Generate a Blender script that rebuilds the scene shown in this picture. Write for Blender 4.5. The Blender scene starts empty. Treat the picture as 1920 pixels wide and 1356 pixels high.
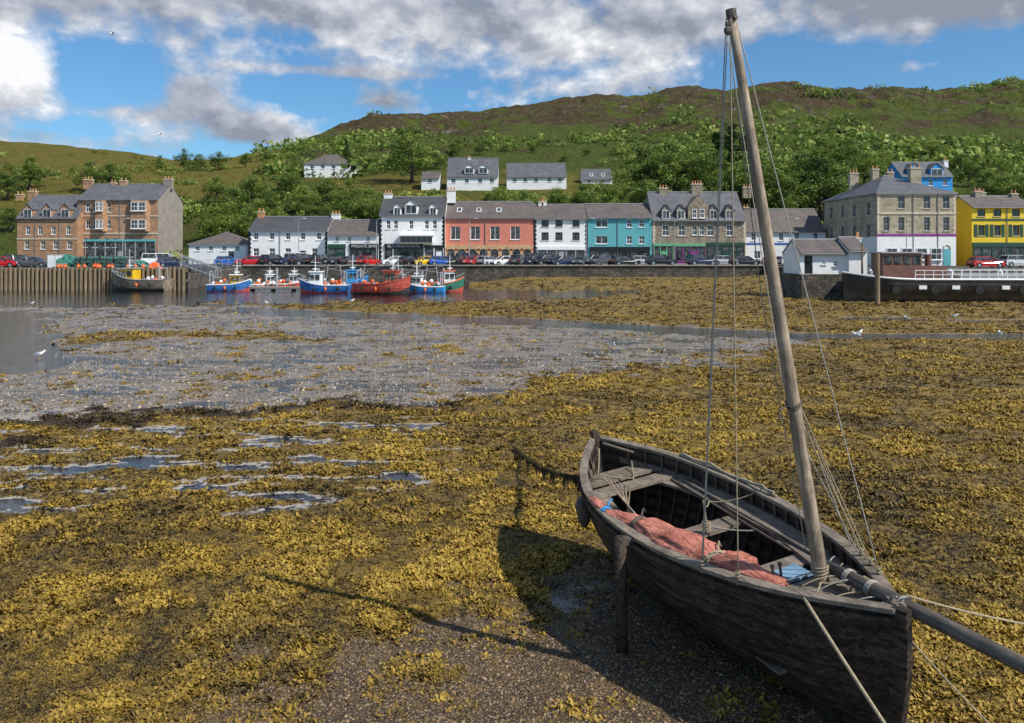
import bpy, math, random, numpy as np
from mathutils import Vector, Matrix, Euler
random.seed(7); rng=np.random.default_rng(7)
F=1507.;H=5.;HY=468.;CX=960.
sc=bpy.context.scene
col=sc.collection
def W(px,py,d): return Vector(((px-CX)/F*d, d, H+(HY-py)/F*d))
def WX(px,d): return (px-CX)/F*d
def WZ(py,d): return H+(HY-py)/F*d
# ---------------------------------------------------------------- materials
def nodes(name):
    m=bpy.data.materials.new(name); m.use_nodes=True
    nt=m.node_tree; b=nt.nodes['Principled BSDF']
    return m,nt,b
def N(nt,t,**k):
    n=nt.nodes.new(t)
    for a,v in k.items(): setattr(n,a,v)
    return n
def mixc(nt,fac,a,b,mode='MIX'):
    n=N(nt,'ShaderNodeMix',data_type='RGBA',blend_type=mode)
    for i,v in ((0,fac),(6,a),(7,b)):
        if isinstance(v,bpy.types.NodeSocket): nt.links.new(v,n.inputs[i])
        elif i==0: n.inputs[0].default_value=v
        else: n.inputs[i].default_value=(*v[:3],1)
    return n.outputs[2]
def ramp(nt,sock,stops):
    r=N(nt,'ShaderNodeValToRGB'); e=r.color_ramp.elements
    while len(e)<len(stops): e.new(.5)
    for i,(p,c) in enumerate(stops):
        e[i].position=p; e[i].color=(*c[:3],1) if not isinstance(c,(int,float)) else (c,c,c,1)
    nt.links.new(sock,r.inputs[0]); return r.outputs[0]
def noise(nt,vec,scale,detail=4,rough=.55,dist=0):
    n=N(nt,'ShaderNodeTexNoise'); n.inputs['Scale'].default_value=scale; n.inputs['Detail'].default_value=detail
    n.inputs['Roughness'].default_value=rough; n.inputs['Distortion'].default_value=dist
    if vec is not None: nt.links.new(vec,n.inputs['Vector'])
    return n.outputs['Fac']
def math_(nt,op,a,b=0,c=None,clamp=False):
    n=N(nt,'ShaderNodeMath',operation=op,use_clamp=clamp)
    for i,v in enumerate((a,b,c)):
        if v is None: continue
        if isinstance(v,bpy.types.NodeSocket): nt.links.new(v,n.inputs[i])
        else: n.inputs[i].default_value=v
    return n.outputs[0]
def bump(nt,b,sock,strength,dist=.02):
    n=N(nt,'ShaderNodeBump'); n.inputs['Strength'].default_value=strength; n.inputs['Distance'].default_value=dist
    nt.links.new(sock,n.inputs['Height']); nt.links.new(n.outputs[0],b.inputs['Normal'])
def sc3(c,k): return tuple(min(1,x*k) for x in c)
def mat(name,c,rough=.7,var=.2,scale=2.,bmp=0.,bs=25.,metal=0.,stretch=(1,1,1),c2=None,spec=.5,coat=0):
    m,nt,b=nodes(name)
    tc=N(nt,'ShaderNodeTexCoord'); mp=N(nt,'ShaderNodeMapping'); mp.inputs['Scale'].default_value=stretch
    nt.links.new(tc.outputs['Object'],mp.inputs[0])
    f=noise(nt,mp.outputs[0],scale,6,.65)
    f=ramp(nt,f,[(.3,0),(.7,1)])
    nt.links.new(mixc(nt,f,sc3(c,1-var),c2 or sc3(c,1+var*.6)),b.inputs['Base Color'])
    b.inputs['Roughness'].default_value=rough; b.inputs['Metallic'].default_value=metal
    b.inputs['Specular IOR Level'].default_value=spec; b.inputs['Coat Weight'].default_value=coat
    if bmp: bump(nt,b,noise(nt,mp.outputs[0],bs,4),bmp)
    return m
def mat_brick(name,c,c2,mortar,sx,sz,roof=False,rough=.8,bmp=.4,stain=.35):
    m,nt,b=nodes(name)
    tc=N(nt,'ShaderNodeTexCoord'); s=N(nt,'ShaderNodeSeparateXYZ'); nt.links.new(tc.outputs['Object'],s.inputs[0])
    cb=N(nt,'ShaderNodeCombineXYZ')
    if roof:
        nt.links.new(s.outputs[0],cb.inputs[0]); nt.links.new(s.outputs[1],cb.inputs[1])
    else:
        nt.links.new(math_(nt,'ADD',s.outputs[0],s.outputs[1]),cb.inputs[0]); nt.links.new(s.outputs[2],cb.inputs[1])
    br=N(nt,'ShaderNodeTexBrick'); nt.links.new(cb.outputs[0],br.inputs['Vector'])
    br.inputs['Color1'].default_value=(*c,1); br.inputs['Color2'].default_value=(*c2,1); br.inputs['Mortar'].default_value=(*mortar,1)
    br.inputs['Scale'].default_value=1; br.inputs['Brick Width'].default_value=sx; br.inputs['Row Height'].default_value=sz
    br.inputs['Mortar Size'].default_value=.018
    st=noise(nt,tc.outputs['Object'],.5,8,.7); st=ramp(nt,st,[(.35,1-stain),(.65,1.0)])
    st2=noise(nt,tc.outputs['Object'],3.,4,.7); st2=ramp(nt,st2,[(.3,1-stain),(.6,1.0)])
    cc=mixc(nt,1.,br.outputs['Color'],st,'MULTIPLY'); cc=mixc(nt,1.,cc,st2,'MULTIPLY')
    nt.links.new(cc,b.inputs['Base Color']); b.inputs['Roughness'].default_value=rough
    bump(nt,b,br.outputs['Fac'],-bmp,.03)
    return m
M={}
M['white']=mat('white_render',(.86,.85,.82),.8,.10,.8,.2,8)
M['white2']=mat('white_paint',(.86,.86,.84),.5,.05,2)
M['pink']=mat('salmon_render',(.68,.23,.15),.8,.12,.8,.2,8)
M['teal']=mat('teal_render',(.12,.42,.45),.8,.12,.8,.2,8)
M['blue']=mat('blue_render',(.03,.30,.66),.7,.12,1)
M['yellow']=mat('yellow_render',(.82,.57,.03),.75,.12,1)
M['green']=mat('dark_green_paint',(.015,.07,.045),.5,.2,1)
M['harl']=mat('grey_harling',(.30,.26,.22),.9,.25,.6,.3,12)
M['stoneB']=mat_brick('brown_sandstone',(.64,.36,.20),(.44,.24,.13),(.3,.2,.13),.7,.32,stain=.30)
M['stoneJ']=mat_brick('grey_rubble_stone',(.50,.40,.28),(.25,.20,.14),(.32,.27,.2),.55,.28,stain=.35)
M['stoneL']=mat_brick('pale_ashlar',(.66,.56,.40),(.48,.40,.27),(.4,.34,.25),.8,.35,stain=.40)
M['tan']=mat('tan_sandstone',(.58,.37,.2),.8,.3,1.5)
M['dress']=mat('dressed_stone',(.62,.52,.38),.8,.2,1.5)
M['slate']=mat_brick('slate_roof',(.20,.20,.215),(.14,.14,.155),(.08,.08,.085),.35,.22,True,.6,.4,.35)
M['slateD']=mat_brick('dark_slate_roof',(.13,.128,.135),(.09,.09,.095),(.05,.05,.055),.35,.22,True,.6,.4,.35)
M['slateB']=mat_brick('brown_tile_roof',(.22,.175,.155),(.15,.125,.115),(.09,.075,.065),.35,.22,True,.7,.4,.35)
M['lead']=mat('lead_ridge',(.22,.22,.23),.6,.2,2)
M['black']=mat('black_paint',(.015,.015,.017),.4,.3,2)
M['purple']=mat('purple_paint',(.26,.04,.22),.5,.2,2)
M['sagegreen']=mat('green_paint',(.15,.42,.22),.5,.2,2)
M['clay']=mat('clay_pot',(.5,.24,.11),.8,.2,3)
M['greypaint']=mat('grey_paint',(.36,.37,.38),.5,.15,2)
M['signwhite']=mat('sign_lettering_white',(.62,.62,.60),.6,.1,3)
M['door']=mat('door_paint',(.05,.12,.2),.45,.2,3)
m,nt,b=nodes('window_glass'); b.inputs['Roughness'].default_value=.06
tc=N(nt,'ShaderNodeTexCoord'); nt.links.new(ramp(nt,noise(nt,tc.outputs['Object'],1.3,3),[(.4,(.015,.017,.02)),(.62,(.11,.115,.12))]),b.inputs['Base Color'])
M['glass']=m
M['asphalt']=mat('asphalt',(.065,.065,.067),.9,.25,.6,.2,40)
M['quaystone']=mat_brick('dark_quay_stone',(.22,.18,.14),(.085,.072,.056),(.035,.03,.024),.6,.33,stain=.6,bmp=.8)
M['coping']=mat('coping_stone',(.34,.31,.26),.85,.3,1.5,.3)
M['tyre']=mat('tyre_rubber',(.02,.02,.02),.85,.2,5)
M['rim']=mat('alloy_rim',(.45,.46,.47),.35,.1,5,metal=.8)
M['lampw']=mat('headlight_lens',(.75,.77,.8),.1,.05,5)
M['lampr']=mat('tail_light_lens',(.45,.02,.015),.2,.05,5)
M['plate']=mat('number_plate_plastic',(.75,.7,.3),.5,.05,5)
M['steel']=mat('galvanised_steel',(.42,.43,.44),.5,.2,3,metal=.3)
M['pile']=mat('timber_pile',(.24,.175,.105),.85,.5,1.2,.5,12,stretch=(3,3,.4))
M['wooddeck']=mat('deck_planks',(.26,.22,.17),.8,.3,3)
M['orange']=mat('orange_plastic',(.8,.15,.03),.5,.2,3)
M['netgreen']=mat('teal_netting',(.05,.22,.17),.9,.7,7,.9,20)
M['rope_c']=mat('creel_rope',(.10,.10,.10),.9,.4,10)
def paint(name,c): return mat(name,c,.28,.06,1,coat=.5)
M['c_black']=paint('car_paint_black',(.012,.013,.016)); M['c_grey']=paint('car_paint_grey',(.08,.085,.095)); M['c_silver']=paint('car_paint_silver',(.5,.51,.53))
M['c_red']=paint('car_paint_red',(.55,.012,.012)); M['c_white']=paint('car_paint_white',(.85,.85,.85)); M['c_blue']=paint('car_paint_blue',(.015,.10,.45))
M['c_yellow']=paint('car_paint_yellow',(.8,.5,.02)); M['c_navy']=paint('car_paint_navy',(.015,.025,.07))
M['h_blue']=mat('hull_blue',(.012,.12,.42),.5,.45,2.5,c2=(.04,.2,.5)); M['h_red']=mat('hull_red',(.58,.045,.03),.5,.45,2.5,c2=(.6,.12,.08))
M['h_green']=mat('hull_green',(.02,.15,.10),.5,.3,1.5); M['h_black']=mat('hull_black',(.025,.023,.022),.5,.5,.8,c2=(.07,.06,.05))
M['h_rust']=mat('hull_weathered',(.17,.12,.08),.8,.5,1.5,c2=(.30,.24,.17)); M['h_lblue']=mat('cabin_blue',(.03,.27,.6),.5,.2,2)
M['h_yellow']=mat('cabin_yellow',(.78,.47,.02),.5,.2,2); M['h_orange']=mat('cabin_orange',(.75,.15,.04),.5,.2,2)
M['barge_b']=mat('wheelhouse_brown',(.19,.085,.06),.6,.3,2)
M['palepanel']=mat('pale_blue_panel',(.20,.34,.46),.5,.3,6)
def wood(name,dark,light,scale,rough=.75,st=(.5,7,7),lohi=(.35,.66),spec=.35,bmp=.8,fine=5.):
    m,nt,b=nodes(name)
    tc=N(nt,'ShaderNodeTexCoord'); mp=N(nt,'ShaderNodeMapping'); mp.inputs['Scale'].default_value=st
    nt.links.new(tc.outputs['Object'],mp.inputs[0])
    g=noise(nt,mp.outputs[0],scale,8,.7,.3); g2=noise(nt,mp.outputs[0],scale*fine,6,.75)
    gg=math_(nt,'ADD',math_(nt,'MULTIPLY',g,.55),math_(nt,'MULTIPLY',g2,.45)); f=ramp(nt,gg,[(lohi[0]+.04,0),(lohi[1]-.04,1)])
    big=ramp(nt,noise(nt,tc.outputs['Object'],2.6,7,.7),[(.34,.5),(.66,1.2)])
    c=mixc(nt,f,dark,light); c=mixc(nt,1,c,big,'MULTIPLY')
    spots=ramp(nt,noise(nt,tc.outputs['Object'],38,3,.6),[(.70,0),(.76,.5)]); c=mixc(nt,spots,c,(.28,.26,.23))
    at=N(nt,'ShaderNodeAttribute'); at.attribute_name='plank'
    c=mixc(nt,1,c,ramp(nt,at.outputs['Fac'],[(0,1.),(1,.03)]),'MULTIPLY')
    nt.links.new(c,b.inputs['Base Color']); b.inputs['Roughness'].default_value=rough; b.inputs['Specular IOR Level'].default_value=spec
    bump(nt,b,gg,bmp,.014); return m
M['hullwood']=wood('tarred_hull_timber',(.012,.0085,.0065),(.20,.143,.102),3.2,.65,lohi=(.40,.74),spec=.25)
M['inwood']=wood('dark_interior_timber',(.025,.017,.012),(.14,.098,.068),4)
M['railwood']=wood('grey_weathered_timber',(.10,.078,.058),(.37,.305,.235),4,.8)
M['ribwood']=wood('rib_timber',(.05,.036,.026),(.20,.15,.11),4,.8)
M['mastwood']=wood('mast_timber',(.16,.105,.065),(.52,.41,.29),3,.6,(9,9,.35))
M['sprit']=wood('dark_spar_timber',(.045,.036,.029),(.20,.165,.13),3,.55,(.4,7,7))
m,nt,b=nodes('faded_red_canvas'); tc=N(nt,'ShaderNodeTexCoord'); mp=N(nt,'ShaderNodeMapping'); mp.inputs['Scale'].default_value=(2.2,9,9); nt.links.new(tc.outputs['Object'],mp.inputs[0])
w1=noise(nt,mp.outputs[0],1.6,7,.65,1.2); w2_=noise(nt,tc.outputs['Object'],5,5,.6)
nt.links.new(mixc(nt,1,ramp(nt,w2_,[(.3,(.46,.15,.105)),(.7,(.68,.275,.20))]),ramp(nt,w1,[(.38,.45),(.52,1.05)]),'MULTIPLY'),b.inputs['Base Color']); b.inputs['Roughness'].default_value=.9; b.inputs['Specular IOR Level'].default_value=.1
bump(nt,b,w1,1.,.05); M['sail']=m
M['rope']=mat('hemp_rope',(.36,.295,.19),.9,.35,30,.5,80)
M['ropedark']=mat('weedy_rope',(.06,.045,.015),.9,.5,12,.5,40)
M['ropegrey']=mat('grey_rope',(.38,.35,.30),.9,.3,30,.5,80)
M['bluerope']=mat('blue_rope',(.03,.25,.55),.8,.2,20)
M['gull']=mat('gull_white',(.8,.8,.8),.8,.05,5); M['gullg']=mat('gull_grey',(.3,.32,.34),.8,.1,5); M['beak']=mat('beak_yellow',(.7,.4,.05),.5,.1,5)
# ---------------------------------------------------------------- mesh helpers
class MB:
    def __init__(s): s.v=[];s.f=[];s.m=[]
    def add(s,vs,fs,mi=0):
        o=len(s.v); s.v+= [tuple(v) for v in vs]
        for f in fs: s.f.append(tuple(i+o for i in f)); s.m.append(mi)
        return s
    def box(s,x0,x1,y0,y1,z0,z1,mi=0):
        return s.add([(x0,y0,z0),(x1,y0,z0),(x1,y1,z0),(x0,y1,z0),(x0,y0,z1),(x1,y0,z1),(x1,y1,z1),(x0,y1,z1)],
          [(0,3,2,1),(4,5,6,7),(0,1,5,4),(1,2,6,5),(2,3,7,6),(3,0,4,7)],mi)
    def frus(s,b,t,z0,z1,mi=0):
        return s.add([(b[0],b[2],z0),(b[1],b[2],z0),(b[1],b[3],z0),(b[0],b[3],z0),(t[0],t[2],z1),(t[1],t[2],z1),(t[1],t[3],z1),(t[0],t[3],z1)],
          [(0,3,2,1),(4,5,6,7),(0,1,5,4),(1,2,6,5),(2,3,7,6),(3,0,4,7)],mi)
    def tube(s,pts,r,n=8,mi=0,caps=True):
        pts=[Vector(p) for p in pts]
        if not hasattr(r,'__len__'): r=[r]*len(pts)
        o=len(s.v); ref=None
        for i,p in enumerate(pts):
            t=(pts[min(i+1,len(pts)-1)]-pts[max(i-1,0)]).normalized()
            if ref is None: ref=Vector((0,0,1)) if abs(t.z)<.9 else Vector((1,0,0))
            a=t.cross(ref).normalized(); b2=a.cross(t).normalized(); ref=b2
            for k in range(n):
                an=2*math.pi*k/n; q=p+(a*math.cos(an)+b2*math.sin(an))*r[i]; s.v.append(tuple(q))
        for i in range(len(pts)-1):
            for k in range(n):
                k2=(k+1)%n; s.f.append((o+i*n+k,o+i*n+k2,o+(i+1)*n+k2,o+(i+1)*n+k)); s.m.append(mi)
        if caps:
            s.f.append(tuple(o+k for k in range(n))[::-1]); s.m.append(mi)
            e=o+(len(pts)-1)*n; s.f.append(tuple(e+k for k in range(n))); s.m.append(mi)
        return s
    def ball(s,c,r,n=8,mi=0):
        if not hasattr(r,'__len__'): r=(r,r,r)
        o=len(s.v); R=n//2+1
        for i in range(R+1):
            th=math.pi*i/R
            for k in range(n):
                ph=2*math.pi*k/n
                s.v.append((c[0]+r[0]*math.sin(th)*math.cos(ph),c[1]+r[1]*math.sin(th)*math.sin(ph),c[2]+r[2]*math.cos(th)))
        for i in range(R):
            for k in range(n):
                k2=(k+1)%n; s.f.append((o+i*n+k,o+(i+1)*n+k,o+(i+1)*n+k2,o+i*n+k2)); s.m.append(mi)
        return s
    def mesh(s,name,mats,smooth=False):
        me=bpy.data.meshes.new(name); me.from_pydata(s.v,[],s.f)
        for mm in mats: me.materials.append(mm)
        me.polygons.foreach_set('material_index',s.m)
        if smooth: me.polygons.foreach_set('use_smooth',[True]*len(s.f))
        me.update(); return me
    def obj(s,name,mats,parent=None,loc=None,rot=None,smooth=False,**k):
        return put(name,s.mesh(name,mats,smooth),parent,loc,rot,**k)
def put(name,data,parent=None,loc=None,rot=None,label=None,cat=None,kind=None,group=None):
    o=bpy.data.objects.new(name,data)
    if loc is not None: o.location=loc
    if rot is not None: o.rotation_euler=rot
    if parent is not None: o.parent=parent
    if label: o['label']=label
    if cat: o['category']=cat
    if kind: o['kind']=kind
    if group: o['group']=group
    col.objects.link(o); return o
def fast_mesh(name,verts,faces,mats,smooth=False,attrs=None):
    me=bpy.data.meshes.new(name); nv=len(verts); nf,k=faces.shape
    me.vertices.add(nv); me.vertices.foreach_set('co',verts.astype(np.float32).ravel())
    me.loops.add(nf*k); me.loops.foreach_set('vertex_index',faces.astype(np.int32).ravel())
    me.polygons.add(nf); me.polygons.foreach_set('loop_start',np.arange(0,nf*k,k,dtype=np.int32))
    me.polygons.foreach_set('loop_total',np.full(nf,k,dtype=np.int32))
    if smooth: me.polygons.foreach_set('use_smooth',np.ones(nf,dtype=bool))
    me.update(calc_edges=True)
    for n_,a in (attrs or {}).items():
        at=me.attributes.new(n_,'FLOAT','POINT'); at.data.foreach_set('value',a.astype(np.float32).ravel())
    for mm in mats: me.materials.append(mm)
    return me
def vn(x,y,seed=0):
    xi=np.floor(x).astype(np.int64); yi=np.floor(y).astype(np.int64); fx=x-xi; fy=y-yi
    fx=fx*fx*(3-2*fx); fy=fy*fy*(3-2*fy)
    def h(a,b):
        n=(a*374761393+b*668265263+seed*974634777)&0xffffffff
        n=((n^(n>>13))*1274126177)&0xffffffff; n=(n^(n>>16))&0xffffffff
        return n/4294967295.
    return (h(xi,yi)*(1-fx)+h(xi+1,yi)*fx)*(1-fy)+(h(xi,yi+1)*(1-fx)+h(xi+1,yi+1)*fx)*fy
def fbm(x,y,oct=4,seed=0,g=.5):
    t=0;a=1;s=0
    for i in range(oct): t=t+a*vn(x*2**i+17*i,y*2**i-9*i,seed+i); s+=a; a*=g
    return t/s
def sstep(a,b,x): t=np.clip((x-a)/(b-a),0,1); return t*t*(3-2*t)
# ---------------------------------------------------------------- camera, light, sky
cam=bpy.data.cameras.new('camera'); co=bpy.data.objects.new('camera',cam); col.objects.link(co)
co.location=(0,0,H); co.rotation_euler=(math.pi/2,0,0); cam.sensor_width=36; cam.lens=36*F/1920; cam.shift_y=-(678-HY)/1920
cam.clip_end=6000; cam.clip_start=.1; sc.camera=co
SD=Vector((-.86,.50,-1.04)).normalized()
sl=bpy.data.lights.new('sun','SUN'); sl.energy=5.0; sl.angle=math.radians(.5); sl.color=(1,.95,.86)
so=bpy.data.objects.new('sun',sl); so.rotation_euler=SD.to_track_quat('-Z','Y').to_euler(); col.objects.link(so)
sc.view_settings.view_transform='Standard'; sc.view_settings.look='None'; sc.view_settings.exposure=0
w=bpy.data.worlds.new('World'); sc.world=w; w.use_nodes=True; nt=w.node_tree; bg=nt.nodes['Background']
sky=N(nt,'ShaderNodeTexSky',sky_type='NISHITA'); sky.sun_disc=False; sky.sun_elevation=math.asin(-SD.z); sky.sun_rotation=math.radians(120); sky.ozone_density=2.5; sky.dust_density=.4
tc=N(nt,'ShaderNodeTexCoord'); s=N(nt,'ShaderNodeSeparateXYZ'); nt.links.new(tc.outputs['Generated'],s.inputs[0])
X,Y,Z=s.outputs
az=math_(nt,'ARCTAN2',X,Y)
def cvec(da=0.,de=0.):
    c_=N(nt,'ShaderNodeCombineXYZ'); nt.links.new(math_(nt,'MULTIPLY',math_(nt,'ADD',az,da),5.6),c_.inputs[0]); nt.links.new(math_(nt,'MULTIPLY',math_(nt,'ADD',Z,de),8.4),c_.inputs[1]); return c_.outputs[0]
cv=cvec(); n2=noise(nt,cv,1.3,12,.56,0); n2o=noise(nt,cvec(.010,.020),1.3,8,.54,0); n2w=noise(nt,cv,6,10,.6,0)
dens=math_(nt,'ADD',math_(nt,'MULTIPLY',n2,.78),math_(nt,'MULTIPLY',n2w,.22))
def blob(px,py,wx,wy,amp):
    a=math.atan((px-CX)/F); e=(HY-py)/F*math.cos(a)
    dx=math_(nt,'MULTIPLY',math_(nt,'SUBTRACT',az,a),F/wx); dy=math_(nt,'MULTIPLY',math_(nt,'SUBTRACT',Z,e),F/wy)
    r=math_(nt,'ADD',math_(nt,'MULTIPLY',dx,dx),math_(nt,'MULTIPLY',dy,dy))
    return math_(nt,'MULTIPLY',math_(nt,'EXPONENT',math_(nt,'MULTIPLY',r,-1)),amp)
for bb in [(960,60,380,60,.17),(1130,110,180,50,.13),(1650,-5,340,66,.23),(1880,10,160,80,.18),(10,155,80,70,.34),(330,10,360,46,.17),(90,25,160,40,.12),(360,175,46,32,.21),(270,215,110,18,.13),(480,245,65,20,.21),(720,195,70,20,.21),(1060,175,150,20,.12),(600,140,230,10,.16),(320,90,160,20,.08),
           (210,140,70,50,-.18),(600,190,150,22,-.12),(1480,145,110,40,-.24),(1770,128,170,38,-.20),(60,262,150,16,.12),(1700,135,60,14,.19),(560,262,110,13,.12),(700,10,280,40,.14),(190,260,60,25,-.08)]:
    dens=math_(nt,'ADD',dens,blob(*bb))
dens=math_(nt,'ADD',dens,math_(nt,'MULTIPLY',ramp(nt,Z,[(.32,0),(.5,1)]),.03))  # extra unseen cloud added above the view so pools reflect white
cov=ramp(nt,dens,[(.51,0),(.57,.45),(.66,1)])
shade=math_(nt,'ADD',math_(nt,'MULTIPLY',math_(nt,'SUBTRACT',n2,n2o),3.6),.56)
shade=math_(nt,'ADD',shade,math_(nt,'MULTIPLY',math_(nt,'SUBTRACT',n2w,.5),.8))
shade=math_(nt,'SUBTRACT',shade,blob(1780,-10,480,120,.60)); shade=math_(nt,'SUBTRACT',shade,blob(890,75,110,38,.45)); shade=math_(nt,'SUBTRACT',shade,blob(200,0,380,60,.30)); shade=math_(nt,'SUBTRACT',shade,blob(350,190,150,45,.35)); shade=math_(nt,'SUBTRACT',shade,blob(720,200,80,25,.4)); shade=math_(nt,'SUBTRACT',shade,blob(60,245,110,26,.3)); shade=math_(nt,'SUBTRACT',shade,blob(480,245,80,25,.3))
shade=math_(nt,'ADD',shade,blob(5,140,85,55,.8)); shade=math_(nt,'ADD',shade,blob(1120,115,230,45,.30))
cc=ramp(nt,shade,[(0,(2.6,2.9,3.6)),(.45,(4.4,4.7,5.4)),(.8,(6.5,6.7,7.1)),(1,(8.8,8.9,9.1))])
skyc=mixc(nt,1.,sky.outputs[0],(.60,.94,1.16),'MULTIPLY')
fin=mixc(nt,cov,skyc,cc); nt.links.new(fin,bg.inputs[0]); bg.inputs[1].default_value=.110
# ---------------------------------------------------------------- tidal flat
def PXY(x,y): return CX+x/y*F, HY+F*H/y
def ip(px,pts):
    p=np.array(pts,float); return np.interp(px,p[:,0],p[:,1])
def masks(x,y):
    px,py=PXY(x,y)
    wob=(fbm(x*.35,y*.35,4,3)-.5); wob2=(fbm(x*1.3,y*1.3,4,9)-.5)
    sp=(py-HY)*.16
    q=py+wob*sp*1.2+wob2*sp*.5; qx=px+wob*120+wob2*50
    b1=ip(qx,[(-500,580),(0,575),(450,570),(640,568),(1000,561),(1120,552),(1180,546),(2600,500)])
    deep=1-sstep(-2,2,q-b1)
    deep=deep*np.where(px>880,sstep(543,547,q),1)
    T=ip(qx,[(-600,576),(450,573),(600,584),(900,598),(1100,607),(1400,621),(1560,640),(1600,640)])
    B=ip(qx,[(-600,830),(0,803),(300,772),(600,762),(870,752),(1000,716),(1200,690),(1400,672),(1590,646),(1600,640)])
    edn=fbm(x*1.7,y*1.7,4,13)-.5
    wl=np.clip(.5+(q-T)/14,0,1)*np.clip(.5-(q-B)/44,0,1)*np.clip(.5-(qx-1560)/160,0,1)
    wet=sstep(.32,.56,wl+edn*1.1*(wl<.97))
    chc=ip(px,[(400,582),(600,588),(900,600),(1100,609),(1300,622),(1500,631),(2600,634)])
    chan=(1-sstep(3.5,8,np.abs(py+wob*6-chc)))*sstep(380,600,px)
    chan=np.maximum(chan,(1-sstep(1.5,4,np.abs(py+wob*10-(598+(px-1500)*.008))))*sstep(1520,1640,px)*.9)
    pocket=(1-sstep(40,110,qx))*sstep(583,592,q)*(1-sstep(680,700,q))
    stn=wob2*12
    strip=np.maximum((1-sstep(3,9,np.abs(q+stn-(632+(px-100)*.008))))*sstep(60,140,px)*(1-sstep(560,680,px)),
                     (1-sstep(2,5,np.abs(q+stn-657)))*sstep(770,800,qx)*(1-sstep(850,880,qx)))
    ridge=(1-sstep(5,13,np.abs(q-(B+6))))*(1-sstep(820,920,px))
    pud=sstep(770,800,q)*(1-sstep(930,985,q))*(1-sstep(780,940,qx))*.92
    pud=np.maximum(pud,(1-sstep(.4,1.1,((px-1090)/85)**2+((py-1122)/42)**2)))
    gp=fbm(x*1.6,y*1.6,4,51)-.5
    grav=sstep(1150,1280,q+wob*160+gp*400)*sstep(250,480,qx)
    bx,by=2.75,9.4
    under=1-sstep(.6,1.45,np.sqrt(((x-bx)*.938+(y-by)*.348)**2/1.6**2+((x-bx)*.348-(y-by)*.938)**2/3.9**2)+gp*1.2)
    grav=np.clip(np.maximum(grav*(1-sstep(1690,1760,px)*.75),under),0,1)
    return px,py,deep,wet,chan,pocket,strip,ridge,pud,grav
def ground_h(x,y):
    px,py,deep,wet,chan,pocket,strip,ridge,pud,grav=masks(x,y)
    n_lo=fbm(x*.5,y*.5,4,21)-.5; n_m=fbm(x*2.2,y*2.2,5,31,.6)-.5; n_f=fbm(x*9,y*9,3,41)-.5; n_s=fbm(x*.8,y*2.4,5,47,.6)-.5
    far=sstep(45,80,y)
    weed=1-np.clip(wet*(1-strip)+deep+chan+pocket,0,1); weed=weed*(1-grav*.92)
    h=.075+n_lo*(.10+.25*far)+n_m*(.07+.15*far)+n_f*.055*weed
    h=h*(1-pud)+pud*(n_s*.34+n_f*.07+.022)
    h=h*(1-grav*(1-(pud>.5)))+grav*(1-(pud>.5))*(.03+n_lo*.05+n_m*.02+n_f*.008)
    hw=.005+n_lo*.035+n_s*.05+n_m*.03+n_f*.022
    wm=np.clip(wet,0,1)*(1-strip)
    h=h*(1-wm)+wm*hw
    h=h+ridge*.05
    h=h*(1-chan)-chan*.05; h=h*(1-pocket)-pocket*.35; h=h*(1-deep)-deep*.7
    wweed=np.clip(weed*1.0+ (wm>.5)*sstep(.10,.24,n_m+n_lo*.35+n_f*.25)*.8*(1-deep),0,1)
    wweed=wweed*np.where(pud>.3,sstep(.008,.040,h),1)
    h=h+sstep(93,118,y)*sstep(880,1000,px)*.75+sstep(86,116,y)*sstep(1360,1520,px)*1.0
    return h,wweed,grav,ridge,wet,np.clip(deep+pocket,0,1),pud
nr,nc=900,860
pyv=np.linspace(HY+7535/124.,HY+7535/6.2,nr); yv=7535/(pyv-HY)
uv=np.linspace(-.86,.86,nc)
YY,UU=np.meshgrid(yv,uv,indexing='ij'); XX=UU*YY
hh,wd,gr,rd,wt,dp,pu=ground_h(XX,YY)
V=np.stack([XX,YY,hh],-1).reshape(-1,3)
idx=np.arange(nr*nc).reshape(nr,nc)
Fc=np.stack([idx[1:,:-1],idx[1:,1:],idx[:-1,1:],idx[:-1,:-1]],-1).reshape(-1,4)
m,nt,b=nodes('tidal_flat')
tc=N(nt,'ShaderNodeTexCoord'); O=tc.outputs['Object']
def attr(n): a=N(nt,'ShaderNodeAttribute'); a.attribute_name=n; return a.outputs['Fac']
aw,ag,ar,ad,ap=attr('weed'),attr('gravel'),attr('ridge'),attr('deep'),attr('pool')
nA=noise(nt,O,.5,8,.72); nB=noise(nt,O,15,7,.72); nC=noise(nt,O,3,8,.7)
gold=ramp(nt,nB,[(.3,(.05,.034,.009)),(.43,(.165,.102,.016)),(.56,(.31,.195,.025)),(.72,(.44,.30,.065))])
brown=ramp(nt,nB,[(.3,(.032,.023,.009)),(.5,(.115,.075,.018)),(.75,(.24,.155,.035))])
wc=mixc(nt,ramp(nt,nA,[(.40,.95),(.58,0)]),gold,brown)
wc=mixc(nt,ramp(nt,nC,[(.38,.6),(.50,0)]),wc,(.045,.034,.013))
wc=mixc(nt,ar,wc,(.035,.02,.008))
vo=N(nt,'ShaderNodeTexVoronoi'); vo.inputs['Scale'].default_value=38; nt.links.new(O,vo.inputs['Vector'])
sepc=N(nt,'ShaderNodeSeparateColor'); nt.links.new(vo.outputs['Color'],sepc.inputs[0])
pebc=ramp(nt,sepc.outputs[0],[(0,(.07,.042,.021)),(.5,(.20,.128,.066)),(.85,(.34,.24,.135)),(1,(.62,.52,.38))])
pebc=mixc(nt,ramp(nt,vo.outputs['Distance'],[(.25,0),(.55,1)]),pebc,(.04,.025,.013))
pebc=mixc(nt,ramp(nt,nC,[(.50,0),(.62,.4)]),pebc,wc)
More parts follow.
